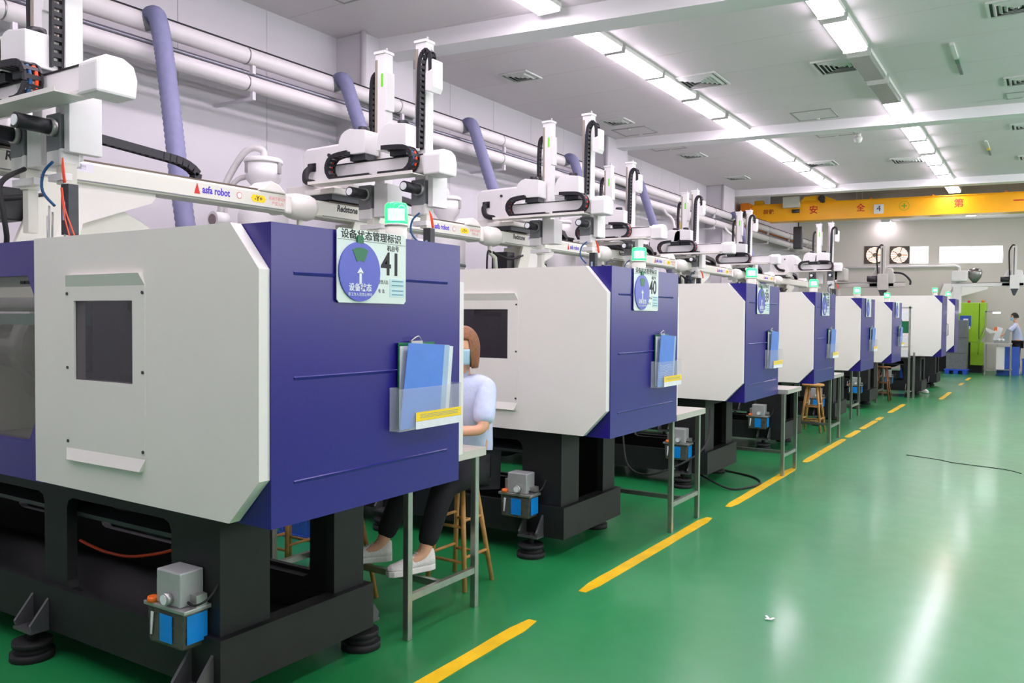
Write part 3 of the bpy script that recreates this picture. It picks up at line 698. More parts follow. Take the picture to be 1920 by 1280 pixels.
# ---- status signs
def sign(num, Y):
    nm = str(num)
    lab = {41: 'large readable white sign with round blue dial on the nearest blue end face', 40: 'white sign with blue dial, second nearest, numbered forty', 39: 'narrow looking white sign with blue dial, third nearest, numbered thirty nine'}.get(num)
    lab = lab or {38: 'white status sign on the blue end of the fourth machine', 37: 'pale status sign on the end of the fifth machine', 36: 'pale status sign on the end of the sixth machine'}[num]
    t = thing('status_sign', lab, 'sign', (-2.4, Y + .325, 1.735), 'status signs on the machine ends')
    w_, h = .425, .30
    MB().prism([(.012, 0), (w_ - .012, 0), (w_, .012), (w_, h - .012), (w_ - .012, h), (.012, h), (0, h - .012), (0, .012)], 'x', .008, .012).build('sign_board', signw, t)
    x = .0125
    MB().cyl((.012, .128, .128), (.019, .128, .128), .122, n=40).build('dial', signb, t)
    MB().prism([(.110, .245), (.145, .245), (.145, .27), (.138, .277), (.117, .277), (.110, .27)], 'x', .012, .021).build('dial_tab', signg, t)
    fan_ = [(.128 + .10 * math.cos(a), .128 + .10 * math.sin(a)) for a in [math.radians(62 + 56 * i / 8) for i in range(9)]] + [(.128 + .045 * math.cos(a), .128 + .045 * math.sin(a)) for a in [math.radians(118 - 56 * i / 4) for i in range(5)]]
    MB().prism(fan_, 'x', .019, .0205).build('status_field', signg, t)
    MB().box(.019, .0205, .121, .135, .078, .125).prism([(.108, .122), (.148, .122), (.128, .146)], 'x', .019, .0205).build('arrow', paper, t)
    MB().box(.012, .0128, .005, w_ - .004, .255, .2565).build('rule_line', blk, t)
    if num >= 38:
        text('sign_title', '设备状态管理标识', .040, (x, .022, .277), '+x', blk, t, sx=1.16, depth=.0004, bold=.0006)
        text('sign_caption', '机台号', .026, (x, .30, .236), '+x', blk, t, depth=.0004, bold=.0004)
        text('sign_number', nm, .135, (x, .262, .165), '+x', blk, t, sx=.95, depth=.0004, bold=.003)
        text('dial_caption', '设备状态', .034, (.0195, .128, .062), '+x', paper, t, 'CENTER', depth=.0004, bold=.0006)
        text('dial_small_print', '非工作人员禁止转动', .016, (.0195, .128, .034), '+x', paper, t, 'CENTER', depth=.0003)
        text('sign_small_print', '管理人员:', .019, (x, .245, .090), '+x', blk, t, sx=.8, depth=.0003)
        text('sign_small_print', '电  话:', .019, (x, .245, .052), '+x', blk, t, sx=.8, depth=.0003)
        MB().box(.012, .0135, .318, .415, .071, .107).build('name_slip', mat('pale_cyan_paper', (190, 222, 226), .5), t)
        MB().box(.012, .0135, .318, .415, .030, .066).build('name_slip', mat('pale_cyan_paper', (190, 222, 226), .5), t)
        for z in (.098, .08, .057, .04): MB().box(.0135, .0139, .33, .405, z - .003, z + .002).build('slip_writing', mat('slip_ink', (110, 150, 160), .6), t)
for k in MY: sign(k, MY[k])

# ---- document holders and folders
def docs(num, Y):
    who = {41: 'nearest machine end', 40: 'second machine end', 39: 'third machine end', 38: 'fourth machine end', 37: 'fifth machine end', 36: 'sixth machine end'}[num]
    t = thing('document_holder', 'clear plastic document holder with a yellow strip on the %s' % who, 'holder', (-2.4, Y + .655, 1.18), 'clear document holders on the machine ends')
    m = MB().box(.003, .006, 0, .45, 0, .19).box(.003, .06, 0, .003, 0, .19).box(.003, .06, .447, .45, 0, .19).box(.003, .06, 0, .45, 0, .003).box(.057, .06, 0, .45, .0, .185)
    m.build('holder_shell', glass, t)
    MB().box(.0605, .062, .11, .448, .035, .075).build('yellow_strip', yelp, t)
    MB().box(.0605, .062, .11, .448, .0, .034).build('white_strip', paper, t)
    for z in (.048, .055, .062): MB().box(.062, .0624, .14, .42, z, z + .002).build('strip_writing', mat('slip_ink', (110, 150, 160), .6), t)
    c = thing('clipboard', 'green clipboard with papers and a steel clip in the holder of the %s' % who, 'clipboard', (-2.4, Y + .655, 1.18), 'clipboards in the document holders')
    MB().box(.010, .014, .045, .30, .006, .385).build('board', signg, c, bev=.001)
    MB().box(.016, .020, .05, .29, .008, .37).build('paper_stack', paper, c)
    o = MB().box(.014, .026, .12, .20, .375, .392).build('clip', alu, c)
    MB().tube([(.02, .12, .39), (.03, .15, .41), (.03, .17, .41), (.02, .2, .39)], .003, n=6, smooth_path=3).build('clip_wire', alu, o)
    f = thing('plastic_folder', ('translucent blue folder leaning in the holder of the %s' if num != 40 else 'blue folder with white wavy lines in the holder of the %s') % who, 'folder', (-2.4, Y + .655, 1.18), 'blue folders in the document holders')
    vs = [(.030, .02, .006), (.030, .30, .006), (.036, .33, .37), (.036, .07, .385)]
    def sheet(dx, sh, m, nm, up=0):
        q = MB(); vv = [(vx + dx, vy + sh, vz + up) for vx, vy, vz in vs] + [(vx + dx + .003, vy + sh, vz + up) for vx, vy, vz in vs]
        q.add(vv, [(0, 1, 2, 3), (4, 7, 6, 5), (0, 4, 5, 1), (1, 5, 6, 2), (2, 6, 7, 3), (3, 7, 4, 0)]); return q.build(nm, m, f)
    sheet(.012, 0, folder, 'folder_cover'); sheet(.004, .05, folder2, 'folder_back', -.002)
    if num == 41: sheet(-.002, .085, paper, 'loose_sheet', -.008)
    if num == 40:
        for q in range(9):
            z = .06 + q * .012
            MB().tube([(.0475, .06, z + .003), (.0478, .14, z - .004), (.0482, .22, z + .004), (.0484, .29, z)], .0012, n=4, smooth_path=4).build('wavy_line', paper, f)
for k in MY: docs(k, MY[k])

# ------------------------------------------------------------------ take-out robots
def make_robot(Y, armL, armR, kl, kr, label, zoff=0, arms=2, detail=True, X=-5.35, bl=2.22):
    t = thing('takeout_robot', label, 'robot', (X, Y, zoff), 'white take-out robots above the machines')
    aL, aR = armL - X, armR - X; k0, k1 = kl - X, kr - X
    # pedestal
    MB().prism([(.28, 1.6), (.95, 1.6), (1.05, 2.2), (.98, 2.3), (.5, 2.53), (.3, 2.53)], 'x', -.26, .0).build('pedestal', cream, t, bev=.01)
    MB().prism([(.34, 2.53), (1.0, 2.53), (1.0, 2.50), (.97, 2.46), (.47, 2.27), (.36, 1.75), (.2, 1.75)], 'x', .0, .05).build('gusset_plate', white, t)
    MB().prism([(.20, 2.53), (.40, 2.53), (.12, 1.75), (-.12, 1.75)], 'x', .05, .088).build('diagonal_strut', cream, t, bev=.005)
    MB().box(-.3, .3, -.25, 1.05, 1.55, 1.62).build('base_plate', cream, t, bev=.01)
    MB().box(-.2, .02, -.05, .12, 2.25, 2.45).build('junction_box', blackp, t, bev=.01)
    # traverse beam with rails and end caps
    bm = MB().box(-.10, .09, -.28, bl - .04, 2.525, 2.67).build('traverse_beam', cream, t, bev=.018)
    MB().box(-.10, .065, -.1, bl - .15, 2.67, 2.685).build('beam_rail', mat('rail_brown', (96, 84, 72), .4, metal=.3), t)
    MB().box(.088, .096, -.2, bl - .06, 2.54, 2.546).build('beam_groove', grey, bm)
    MB().prism([(bl - .32, 2.67), (bl - .04, 2.67), (bl - .12, 2.74), (bl - .2, 2.76)], 'x', -.11, .10).build('beam_end_cover', white, t, bev=.01)
    MB().box(-.12, .1, bl - .05, bl + .02, 2.515, 2.68).build('beam_end_cap', white, t, bev=.02)
    MB().lathe([(.001, -.54), (.075, -.54), (.10, -.50), (.112, -.42), (.112, -.30), (.1, -.26), (.001, -.25)], (0, 0, 2.60), n=20, ax='y').build('drive_housing', white, t)
    MB().tube([(.0, -.38, 2.52), (.0, -.38, 2.42), (.02, -.3, 2.36), (.02, -.28, 2.2)], .026, n=10).build('air_fitting', cream, t)
    MB().tube([(.03, -.4, 2.42), (.06, -.5, 2.42), (.06, -.52, 2.3), (.06, -.52, 2.0)], .012, n=8, smooth_path=4).build('air_tube', rubber, t)
    MB().tube([(.03, -.36, 2.42), (.08, -.1, 2.36), (.08, .2, 2.42)], .015, n=8, smooth_path=4).build('air_tube', rubber, t)
    if detail:
        text('beam_lettering', 'Redstone', .078, (.0905, -.03, 2.625), '+x', blk, t, sx=.86, depth=.0006, bold=.0025, shear=.15)
        MB().box(.09, .0905, .29, .52, 2.60, 2.655).build('warning_label_backing', mat('label_pale', (216, 214, 222), .4), t)
        text('warning_label', '禁止碰撞!!!', .042, (.091, .31, 2.628), '+x', mat('grey_print', (120, 112, 140), .5), t, sx=.8, depth=.0004)
        text('beam_lettering', 'asfa robot', .075, (.0905, 1.355, 2.605), '+x', bluetxt, t, sx=.80, depth=.0006, bold=.002)
        MB().prism([(1.285, 2.57), (1.335, 2.57), (1.31, 2.65)], 'x', .0905, .092).build('red_logo_mark', redp, t)
        MB().cyl((.0905, 1.69, 2.605), (.0915, 1.69, 2.605), .026, n=18).build('warning_disc', mat('warn_pink', (214, 130, 120), .5), t)
        MB().cyl((.0915, 1.69, 2.605), (.0925, 1.69, 2.605), .020, n=18).build('warning_disc_centre', paper, t)
        MB().prism([(1.80, 2.602), (1.82, 2.575), (1.93, 2.575), (1.95, 2.602), (1.93, 2.63), (1.82, 2.63)], 'x', .0905, .092).build('axis_label', yelp, t)
        text('axis_lettering', '-Y+', .052, (.0925, 1.875, 2.601), '+x', blk, t, 'CENTER', depth=.0004, bold=.001)
        text('caution_print', '机械手移动时', .034, (.0905, 1.98, 2.62), '+x', mat('pink_print', (226, 140, 140), .5), t, sx=.9, depth=.0003)
        text('caution_print', '严禁入内', .034, (.0905, 2.01, 2.58), '+x', mat('pink_print', (226, 140, 140), .5), t, sx=.9, depth=.0003)
    # carriage on the traverse beam and the control box behind
    MB().box(-.16, .12, -.12, .34, 2.69, 2.74).build('carriage_plate', greyd, t)
    MB().box(-.2, .16, -.14, .3, 2.74, 2.79).build('carriage', white, t, bev=.008)
    bx0 = k0 - .62
    o = MB().prism([(bx0, 2.83), (bx0 + .64, 2.83), (bx0 + .66, 3.12), (bx0 + .56, 3.23), (bx0 + .05, 3.22), (bx0, 3.16)], 'y', .10, .50).build('control_box', white2, t, bev=.025, seg=3)
    MB().box(bx0 + .09, bx0 + .19, .09, .102, 3.0, 3.075).build('cable_port', dark, o)
    MB().cyl((bx0 + .36, .085, 3.13), (bx0 + .36, .102, 3.13), .016, n=14).build('lock', greyd, o)
    MB().box(bx0 + .02, bx0 + .5, -.1, .3, 2.70, 2.84).build('box_support', white, t, bev=.01)
    MB().tube([(bx0 + .14, .1, 3.04), (bx0 + .17, .0, 2.98), (bx0 + .27, -.1, 2.88), (bx0 + .42, -.16, 2.84)], .03, n=10, smooth_path=5).build('cable_bundle', rubber, t)
    # long cable chain along the beam
    chain_links(MB(), [(-.02, .3, 2.87), (.0, .6, 2.85), (.0, 1.0, 2.82), (.0, 1.22, 2.80), (.0, 1.33, 2.76), (.0, 1.38, 2.71), (.0, 1.36, 2.69)], .07, .055, (1, 0, 0), .05).build('cable_chain', blackp, t)
    # kick beam (x direction)
    kb = MB().box(k0, k1, -.14, -.03, 2.83, 2.985).build('kick_beam', white2, t, bev=.02)
    MB().prism([(-.19, 2.80), (.03, 2.80), (.04, 2.9), (.02, 2.97), (-.04, 3.0), (-.13, 3.0), (-.19, 2.96)], 'x', k1 - .12, k1 + .05).build('kick_beam_cap', white2, t, bev=.014)
    MB().box(k0 - .12, k1 - .14, -.30, -.14, 2.80, 2.808).prism([(-.30, 2.808), (-.294, 2.808), (-.294, 2.825), (-.30, 2.825)], 'x', k0 - .12, k1 - .14).build('chain_shelf', white, t)
    MB().box(k0 + .02, k1 - .16, -.145, -.138, 2.972, 2.98).build('beam_rail_strip', rubber, kb)
    def cloop(xc, sgn, xg):
        zb_, zt_ = 2.835, 3.03; r = (zt_ - zb_) / 2; zc = (zb_ + zt_) / 2
        P = [(xg, -.21, zt_ + .012), ((xg + xc) / 2, -.21, zt_ + .008), (xc, -.21, zt_)]
        P += [(xc + sgn * r * math.sin(a), -.21, zc + r * math.cos(a)) for a in (.6, 1.2, PI / 2, 2.0, 2.6)]
        P += [(xc, -.21, zb_), ((k0 + k1) / 2 + sgn * .05, -.21, zb_)]
        chain_links(MB(), P, .10, .034, (0, 1, 0), .045).build('cable_chain', blackp, t)
        q = MB()
        for a in (1.1, 1.5, 1.9): 
            for dy, m_ in ((-.02, 0), (.02, 1)): pass
        pp = [(xc + sgn * (r + .001) * math.sin(a), -.225, zc + (r + .001) * math.cos(a)) for a in (.7, 1.1, 1.57, 2.0, 2.4)]
        MB().tube(pp, .012, n=6, smooth_path=3).build('blue_cable', mat('blue_tube', (40, 90, 140), .4), t)
        MB().tube([(x, y + .035, z) for x, y, z in pp], .012, n=6, smooth_path=3).build('orange_cable', redtube, t)
    for ai, (a, sg) in enumerate(((aL, -1), (aR, 1)) if arms == 2 else ((aR, 1),)):
        R = ai == 1 or arms == 1
        gx0, gx1 = a - .30, a + .012
        pr = [(gx1, 3.035), (gx1, 3.225)] + [(gx0 + .14 + .13 * math.cos(q), 3.125 + .125 * math.sin(q)) for q in (1.2, 1.6, 2.0, 2.4, 2.8, PI)] + [(gx0, 3.035)]
        MB().prism(pr, 'y', -.20, -.02, smooth=True).build('gearbox_cover', white2, t, bev=.006)
        MB().cyl((gx0 + .17, -.06, 3.23), (gx0 + .17, -.06, 3.285), .055, .048, n=14).build('motor_cap', blackp, t)
        MB().box(gx0 + .12, gx1 - .02, -.17, -.04, 2.985, 3.035).build('gearbox_foot', greyd, t)
        cloop(gx0 + .02 if sg < 0 else gx1 - .0, sg, gx0 + .16 if sg < 0 else gx0 + .1)
        z1 = 3.90 if not R else 3.92
        MB().box(a - .055, a + .055, .0, .10, 2.55, z1).build('mast', white2, t, bev=.004)
        MB().box(a - .05, a - .028, -.008, 0, 3.0, z1 - .05).build('mast_rail', mat('rail_tan', (168, 160, 144), .35, metal=.3), t)
        MB().box(a - .065, a + .06, -.01, .11, z1, z1 + .022).build('mast_cap', white2, t)
        MB().cyl((a + .03, .05, z1 + .02), (a + .03, .05, z1 + .055), .008, n=8).build('cap_bolt', alu, t)
        if not R:
            chain_links(MB(), [(a - .12, .04, 3.22), (a - .125, .04, 3.45), (a - .12, .04, 3.62), (a - .105, .04, 3.72), (a - .07, .04, 3.75), (a - .05, .04, 3.71)], .05, .032, (0, 1, 0), .045).build('cable_chain', blackp, t)
            MB().box(a + .055, a + .075, .0, .1, 3.42, 3.74).build('mast_bracket', white2, t, bev=.004)
            MB().box(a + .012, a + .034, -.003, 0, 3.62, 3.73).build('green_sticker', mat('lime_sticker', (120, 230, 40), .4), t)
        else:
            chain_links(MB(), [(a + .02, -.035, 3.05), (a + .028, -.035, 3.3), (a + .035, -.035, 3.70), (a + .06, -.035, 3.80), (a + .10, -.035, 3.83), (a + .14, -.035, 3.79), (a + .15, -.035, 3.70), (a + .15, -.035, 3.62)], .07, .034, (0, 1, 0), .045).build('cable_chain', blackp, t)
            MB().tube([(a + .002, -.06, 3.1), (a + .01, -.06, 3.4), (a + .016, -.06, 3.7)], .007, n=6).build('blue_cable', mat('blue_tube', (40, 90, 140), .4), t)
            MB().prism([(a + .11, 3.50), (a + .17, 3.48), (a + .19, 3.52), (a + .19, 3.74), (a + .172, 3.74), (a + .172, 3.66), (a + .11, 3.64)], 'y', -.08, .05).build('mast_bracket', white2, t, bev=.006)
        f = .14 if R else 0
        MB().box(a - .19 + f, a - .05 + f, -.06, .05, 2.58, 2.795).build('slide_block', grey, t, bev=.01)
        MB().box(a - .19 + f, a - .04 + f, -.06, .06, 2.50, 2.60).build('wrist_body', white2, t, bev=.015)
        o = MB().cyl((a - .08 + f, -.28, 2.71), (a - .09 + f, -.07, 2.71), .042, n=4 * 5).build('wrist_motor', blackp, t)
        MB().cyl((a - .08 + f, -.288, 2.71), (a - .08 + f, -.28, 2.71), .03, n=14).build('motor_end', paper, o)
        MB().cyl((a - .09 + f, -.10, 2.71), (a - .09 + f, -.07, 2.71), .05, n=14).build('motor_flange', alu, o)
        MB().box(a - .02 + f, a + .13 + f * .3, -.05, .14, 2.52 if not R else 2.57, 2.795 if not R else 2.97).build('side_cover', white2, t, bev=.004)
        MB().box(a - .10 + f, a - .03 + f, -.05, .03, 2.40, 2.52).build('tool_stem', cream, t, bev=.004)
        MB().box(a - .17 + f, a + .07 + f * .3, -.06, .0, 2.42, 2.46).build('tool_plate', white2, t, bev=.003)
        if R:
            MB().box(a - .075 + f, a - .0 + f, -.04, .02, 2.12, 2.40).build('gripper_body', greyd, t, bev=.003)
            MB().box(a - .05 + f, a - .03 + f, -.045, -.035, 2.2, 2.3).build('gripper_label', folder2, t)
            MB().tube([(a - .08 + f, -.08, 2.52), (a - .14 + f, -.1, 2.46), (a - .15 + f, -.1, 2.36), (a - .1 + f, -.06, 2.28)], .008, n=6, smooth_path=4).build('blue_tube', mat('blue_tube', (40, 90, 140), .4), t)
            for k in range(3): MB().tube([(a + .02 + f, -.08, 2.53), (a + .05 + f + k * .008, -.1, 2.47), (a + .065 + f + k * .008, -.1, 2.39)], .004, n=6, smooth_path=4).build('red_tube', redtube, t)
        else:
            MB().box(a - .09, a - .03, -.04, .02, 2.15, 2.40).build('tool_arm', cream, t, bev=.003)
    return t
make_robot(2.60, -4.95, -4.70, -5.5, -4.08, 'nearest white take-out robot, its mast cut by the top left corner', bl=2.2)
make_robot(5.37, -4.79, -4.35, -5.22, -4.05, 'white take-out robot above sign 41 with two tall masts')
make_robot(8.24, -4.83, -4.32, -5.25, -4.05, 'second robot down the row, two masts right of the third hose')
make_robot(11.1, -5.47, -5.12, -5.75, -4.58, 'robot with a short left mast beside the fifth hose')
make_robot(14.1, -5.44, -5.25, -5.70, -4.55, 'robot with two close masts left of the crane end')
make_robot(17.2, -5.44, -5.23, -5.75, -4.60, 'robot with two masts in front of the yellow crane end')
make_robot(20.3, -4.52, -4.25, -5.05, -4.02, 'robot with two masts below the crane girder', detail=False)

# tool tubing on the nearest robot
t = thing('gripper_tool', 'bent steel tube gripper with orange air tubes hanging from the nearest robot', 'gripper', (-4.58, 2.52, 0))
for P in ([(-.1, 0, 2.28), (-.1, 0, 2.05), (-.02, 0, 2.06), (.05, 0, 2.06), (.07, 0, 2.0), (.07, 0, 1.92)], [(-.12, .03, 2.25), (-.12, .03, 1.95), (.0, .03, 1.95), (.0, .03, 2.12)], [(-.08, -.02, 2.22), (-.08, -.02, 1.85)], [(.05, 0, 2.08), (.13, 0, 2.06), (.14, 0, 1.96)]):
    MB().tube(P, .006, n=6, smooth_path=3).build('steel_tube', alu, t)
for p in ((-.02, 0, 2.05), (.05, -.01, 1.97), (-.05, .02, 1.9), (.1, 0, 1.95)): MB().box(p[0] - .015, p[0] + .015, p[1] - .015, p[1] + .015, p[2] - .015, p[2] + .015).build('clamp', greyd, t)
for P in ([(.03, 0, 2.37), (.06, 0, 2.25), (.12, 0, 2.15), (.17, 0, 2.06), (.16, 0, 1.99), (.1, 0, 1.98), (.04, 0, 2.0)], [(.02, 0, 2.37), (.05, 0, 2.22), (.1, 0, 2.1), (.12, 0, 1.98), (.12, 0, 1.9)], [(-.02, 0, 2.0), (-.04, 0, 1.92), (-.045, 0, 1.86)]):
    MB().tube(P, .004, n=6, smooth_path=6).build('air_tube', redtube, t)
cable('hanging_cable', [(-4.9, 2.5, 2.5), (-4.75, 2.3, 2.38), (-4.68, 2.28, 2.2), (-4.7, 2.3, 2.05), (-4.85, 2.3, 1.95)], .014, rubber, 'black cable loop hanging at the left picture edge')

# ------------------------------------------------------------------ hopper dryers
def hopper(Y, lab, X=-6.3, z=0, grp='white hopper dryers behind the robots'):
    t = thing('hopper_dryer', lab, 'hopper', (X, Y, z), grp)
    MB().lathe([(.001, 2.0), (.22, 2.0), (.235, 2.02), (.235, 2.62), (.22, 2.68), (.12, 2.72), (.08, 2.80), (.001, 2.80)], n=28).build('dryer_drum', white2, t)
    MB().lathe([(.24, 2.30), (.245, 2.305), (.245, 2.33), (.24, 2.335)], n=28).build('drum_band', grey, t)
    MB().lathe([(.001, 2.78), (.05, 2.78), (.06, 2.84), (.16, 2.97), (.165, 3.12), (.001, 3.12)], n=28).build('loader_hopper', white2, t)
    MB().lathe([(.001, 3.12), (.175, 3.12), (.18, 3.13), (.18, 3.15), (.16, 3.17), (.001, 3.18)], n=28).build('loader_lid', white2, t)
    MB().tube([(0, 0, 3.17), (0, 0, 3.24), (-.05, -.05, 3.27), (-.12, -.1, 3.24), (-.2, -.15, 3.12), (-.28, -.22, 2.9), (-.32, -.25, 2.6), (-.34, -.27, 2.2)], .032, n=12, smooth_path=5).build('suction_hose', mat('milky_hose', (206, 204, 202), .35), t)
    MB().tube([(-.14, -.08, 3.0), (-.22, -.15, 2.95), (-.3, -.2, 2.75), (-.3, -.2, 2.2)], .025, n=12, smooth_path=5).build('air_hose', mat('milky_hose', (206, 204, 202), .35), t)
    for a in (.3, -1.9): MB().box(.16 * math.cos(a) - .01, .16 * math.cos(a) + .02, .16 * math.sin(a) - .02, .16 * math.sin(a) + .02, 3.02, 3.12).build('lid_latch', alu, t)
    o = MB().cyl((-.1, -.50, 2.55), (-.1, -.36, 2.55), .075, n=20).build('blower_motor', white2, t)
    MB().cyl((-.1, -.508, 2.55), (-.1, -.50, 2.55), .05, n=20).build('blower_grille', mat('grille_grey', (140, 120, 124), .5), o)
    MB().tube([(-.1, -.36, 2.55), (-.1, -.3, 2.4), (-.05, -.2, 2.2)], .04, n=10, smooth_path=4).build('blower_duct', rubber, t)
    MB().prism([(-.1, 1.5), (.1, 1.5), (.2, 2.0), (-.2, 2.0)], 'y', -.12, .12).build('feed_throat', white2, t, bev=.02)
for y, lab in [(2.45, 'white hopper dryer of the nearest machine, hidden at far left'), (5.42, 'white hopper dryer with curved suction hose behind the long robot beam'), (8.3, 'white hopper dryer partly hidden right of the green beacon of machine 41'),
               (11.2, 'white hopper dryer behind the second robot masts'), (14.2, 'white hopper dryer behind the third robot'), (17.3, 'small white hopper behind the fourth machine beacon')]:
    if y > 3: hopper(y, lab)

# ------------------------------------------------------------------ work tables
def table(x1, y0, y1, lab, w_=1.02, h=.93):
    t = thing('work_table', lab, 'table', (x1, y0, 0), 'steel work tables between the machines')
    d = y1 - y0
    MB().box(-w_ - .03, .05, -.022, d + .04, h - .012, h).box(-w_ - .03, .05, -.022, -.02, h - .045, h - .012).box(.048, .05, -.022, d + .04, h - .045, h - .012).build('tabletop', tabletop, t)
    MB().box(-w_ - .02, .04, -.018, d + .03, h - .05, h - .012).build('underboard', mat('plywood_edge', (150, 146, 132), .5), t)
    s = .036
    for x in (-w_, 0):
        for y in (0, d): MB().box(x - s / 2, x + s / 2, y - s / 2, y + s / 2, 0, h - .05).build('leg', steel2, t, bev=.003)
    for x in (-w_, 0): MB().box(x - .014, x + .014, s / 2, d - s / 2, .2, .235).build('side_rail', steel2, t)
    MB().box(-w_ + .014, -.014, d * .45, d * .45 + .03, .2, .235).build('footrail', steel2, t)
table(-2.76, 3.32, 3.92, 'steel work table of the seated woman, behind the nearest machine')
table(-2.45, 6.15, 6.74, 'steel work table right of the second machine, pump seen through its legs')
table(-2.35, 9.07, 9.6, 'steel work table standing on the yellow line past the third machine')
table(-2.46, 11.9, 12.5, 'steel work table past the fourth machine, beside the wooden stool')
table(-2.75, 14.95, 15.6, 'steel work table past the fifth machine')
table(-2.9, 23.0 - 4.6, 19.2, 'narrow steel table behind the shelf stand', w_=.8)
# ---- wooden stools
def stool(x, y, lab, m=wood, h=.70, r=.16):
    t = thing('wooden_stool', lab, 'stool', (x, y, 0), 'round wooden stools')
    MB().lathe([(.001, h - .035), (r - .012, h - .035), (r, h - .025), (r, h - .01), (r - .012, h), (.001, h)], n=28).build('seat', m, t)
    legs = []
    for k in range(4):
        a = PI / 4 + k * PI / 2; c, s = math.cos(a), math.sin(a); legs.append((c, s))
        q = MB(); q.cyl((c * (r - .06), s * (r - .06), h - .035), (c * (r + .05), s * (r + .05), 0), .020, .018, n=4); q.build('leg', m, t)
    for k in range(4):
        for z in ((.2, .42) if k % 2 else (.17, .38)):
            f = 1 - z / (h - .035); R = (r - .06) + .11 * f
            a, b = legs[k], legs[(k + 1) % 4]
            MB().cyl((a[0] * R, a[1] * R, z), (b[0] * R, b[1] * R, z), .010, n=8).build('rung', m, t)
stool(-3.10, 4.24, 'pale wooden stool under the seated woman', h=.66)
stool(-3.48, 3.57, 'wooden stool half hidden behind the nearest black base', h=.62)
stool(-4.2, 3.82, 'wooden stool seen through the nearest black base', h=.62)
stool(-2.93, 13.0, 'round wooden stool in front of the fifth machine base', h=.72)
stool(-2.86, 18.9, 'darker round wooden stool in front of the sixth machine', woodd, h=.72)
stool(-3.6, 9.6, 'wooden stool in the shade beyond the third table', woodd, h=.68) if False else None

# ------------------------------------------------------------------ shelf stand at the sixth machine
t = thing('shelf_stand', 'steel pole stand with white and green trays beside the sixth machine', 'stand', (-2.36, 18.9, 0))
for y in (0,): MB().box(-.02, .02, -.02, .02, 0, 1.98).build('post', steel2, t)
MB().box(-.02, .02, .75, .79, 0, 1.0).build('post', steel2, t)
MB().box(-.36, .04, -.02, .02, 1.93, 1.96).build('top_arm', alu, t)
for z0, z1, m_, nm in ((1.7, 1.88, paper, 'white_tray'), (1.42, 1.67, signg, 'green_tray'), (1.22, 1.36, paper, 'white_tray'), (.93, 1.05, paper, 'white_tray')):
    MB().box(-.30, -.03, .0, .25, z0, z0 + .008).box(-.30, -.03, .0, .008, z0 + .008, z1).box(-.30, -.03, .242, .25, z0 + .008, z1).box(-.30, -.292, .008, .242, z0 + .008, z1).build(nm, m_, t)
MB().box(-.3, .0, -.01, .3, 1.13, 1.145).build('shelf', steel2, t)
MB().box(-.3, .0, -.01, .3, .905, .92).build('shelf', steel2, t)

# ------------------------------------------------------------------ far end of the hall
t = thing('lime_machine', 'lime green and black machine at the far end of the row', 'machine', (-2.25, 30.95, 0))
MB().prism([(-.9, 1.0), (.42, 1.0), (.58, 1.55), (.62, 2.28), (-.9, 2.28)], 'y', 0, .9).build('upper_housing', greenm, t, bev=.02)
MB().prism([(-.9, 0), (.55, 0), (.5, .95), (-.9, 1.0)], 'y', .05, .9).build('lower_base', black, t)
MB().prism([(.2, .25), (.58, .25), (.58, 1.0), (.2, 1.0)], 'y', -.03, .04).build('side_panel', greenm, t)
MB().box(-.12, .2, -.05, 0, 1.5, 1.86).build('control_panel', mat('panel_blue', (44, 84, 176), .4), t, bev=.01)
MB().box(-.02, .12, -.056, -.05, 1.62, 1.76).build('screen', paper, t)
for x in (.05, .13): MB().box(x, x + .05, -.054, -.05, 1.42, 1.52).build('keypad', paper, t)
MB().box(-.28, -.2, -.02, 0, 2.02, 2.2).build('number_label', folder2, t)
MB().box(.42, .44, -.006, .0, 1.1, 2.25).build('panel_seam', black, t)
MB().tube([(.62, -.02, 1.9), (.63, -.04, 1.4), (.5, -.04, 1.1), (.42, -.04, .6)], .02, n=8, smooth_path=4).build('yellow_hose', greenm, t)
MB().cyl((.1, .4, 2.28), (.1, .4, 2.36), .04, n=10).build('red_lamp', redp, t); MB().cyl((.5, .5, 2.28), (.5, .5, 2.38), .05, n=10).build('amber_lamp', mat('amber', (220, 130, 40), .4), t)
MB().prism([(-.9, 2.3), (.6, 2.75), (.62, 2.95), (-.7, 2.95)], 'y', .9, .93).build('rear_hood', white2, t)
# grey cabinet on a blue pallet
t = thing('plastic_pallet', 'blue plastic pallet on the floor under the grey cabinet', 'pallet', (-2.46, 30.2, 0))
MB().box(-.25, .42, -.35, .35, .10, .15).build('deck', palletm, t, bev=.01)
for x in (-.23, .02, .27): MB().box(x, x + .13, -.38, .38, 0, .10).build('pallet_foot', palletm, t)
t = thing('grey_cabinet', 'stack shaped grey cabinet standing on the blue pallet', 'cabinet', (-2.46, 30.2, .15))
MB().box(-.2, .38, -.3, .3, 0, 1.56).build('cabinet_body', mat('cabinet_grey', (112, 118, 120), .5, noise=.1), t, bev=.01)
for z in (.5, 1.0): MB().box(-.205, .385, -.305, .305, z, z + .012).build('shelf_edge', greyd, t)
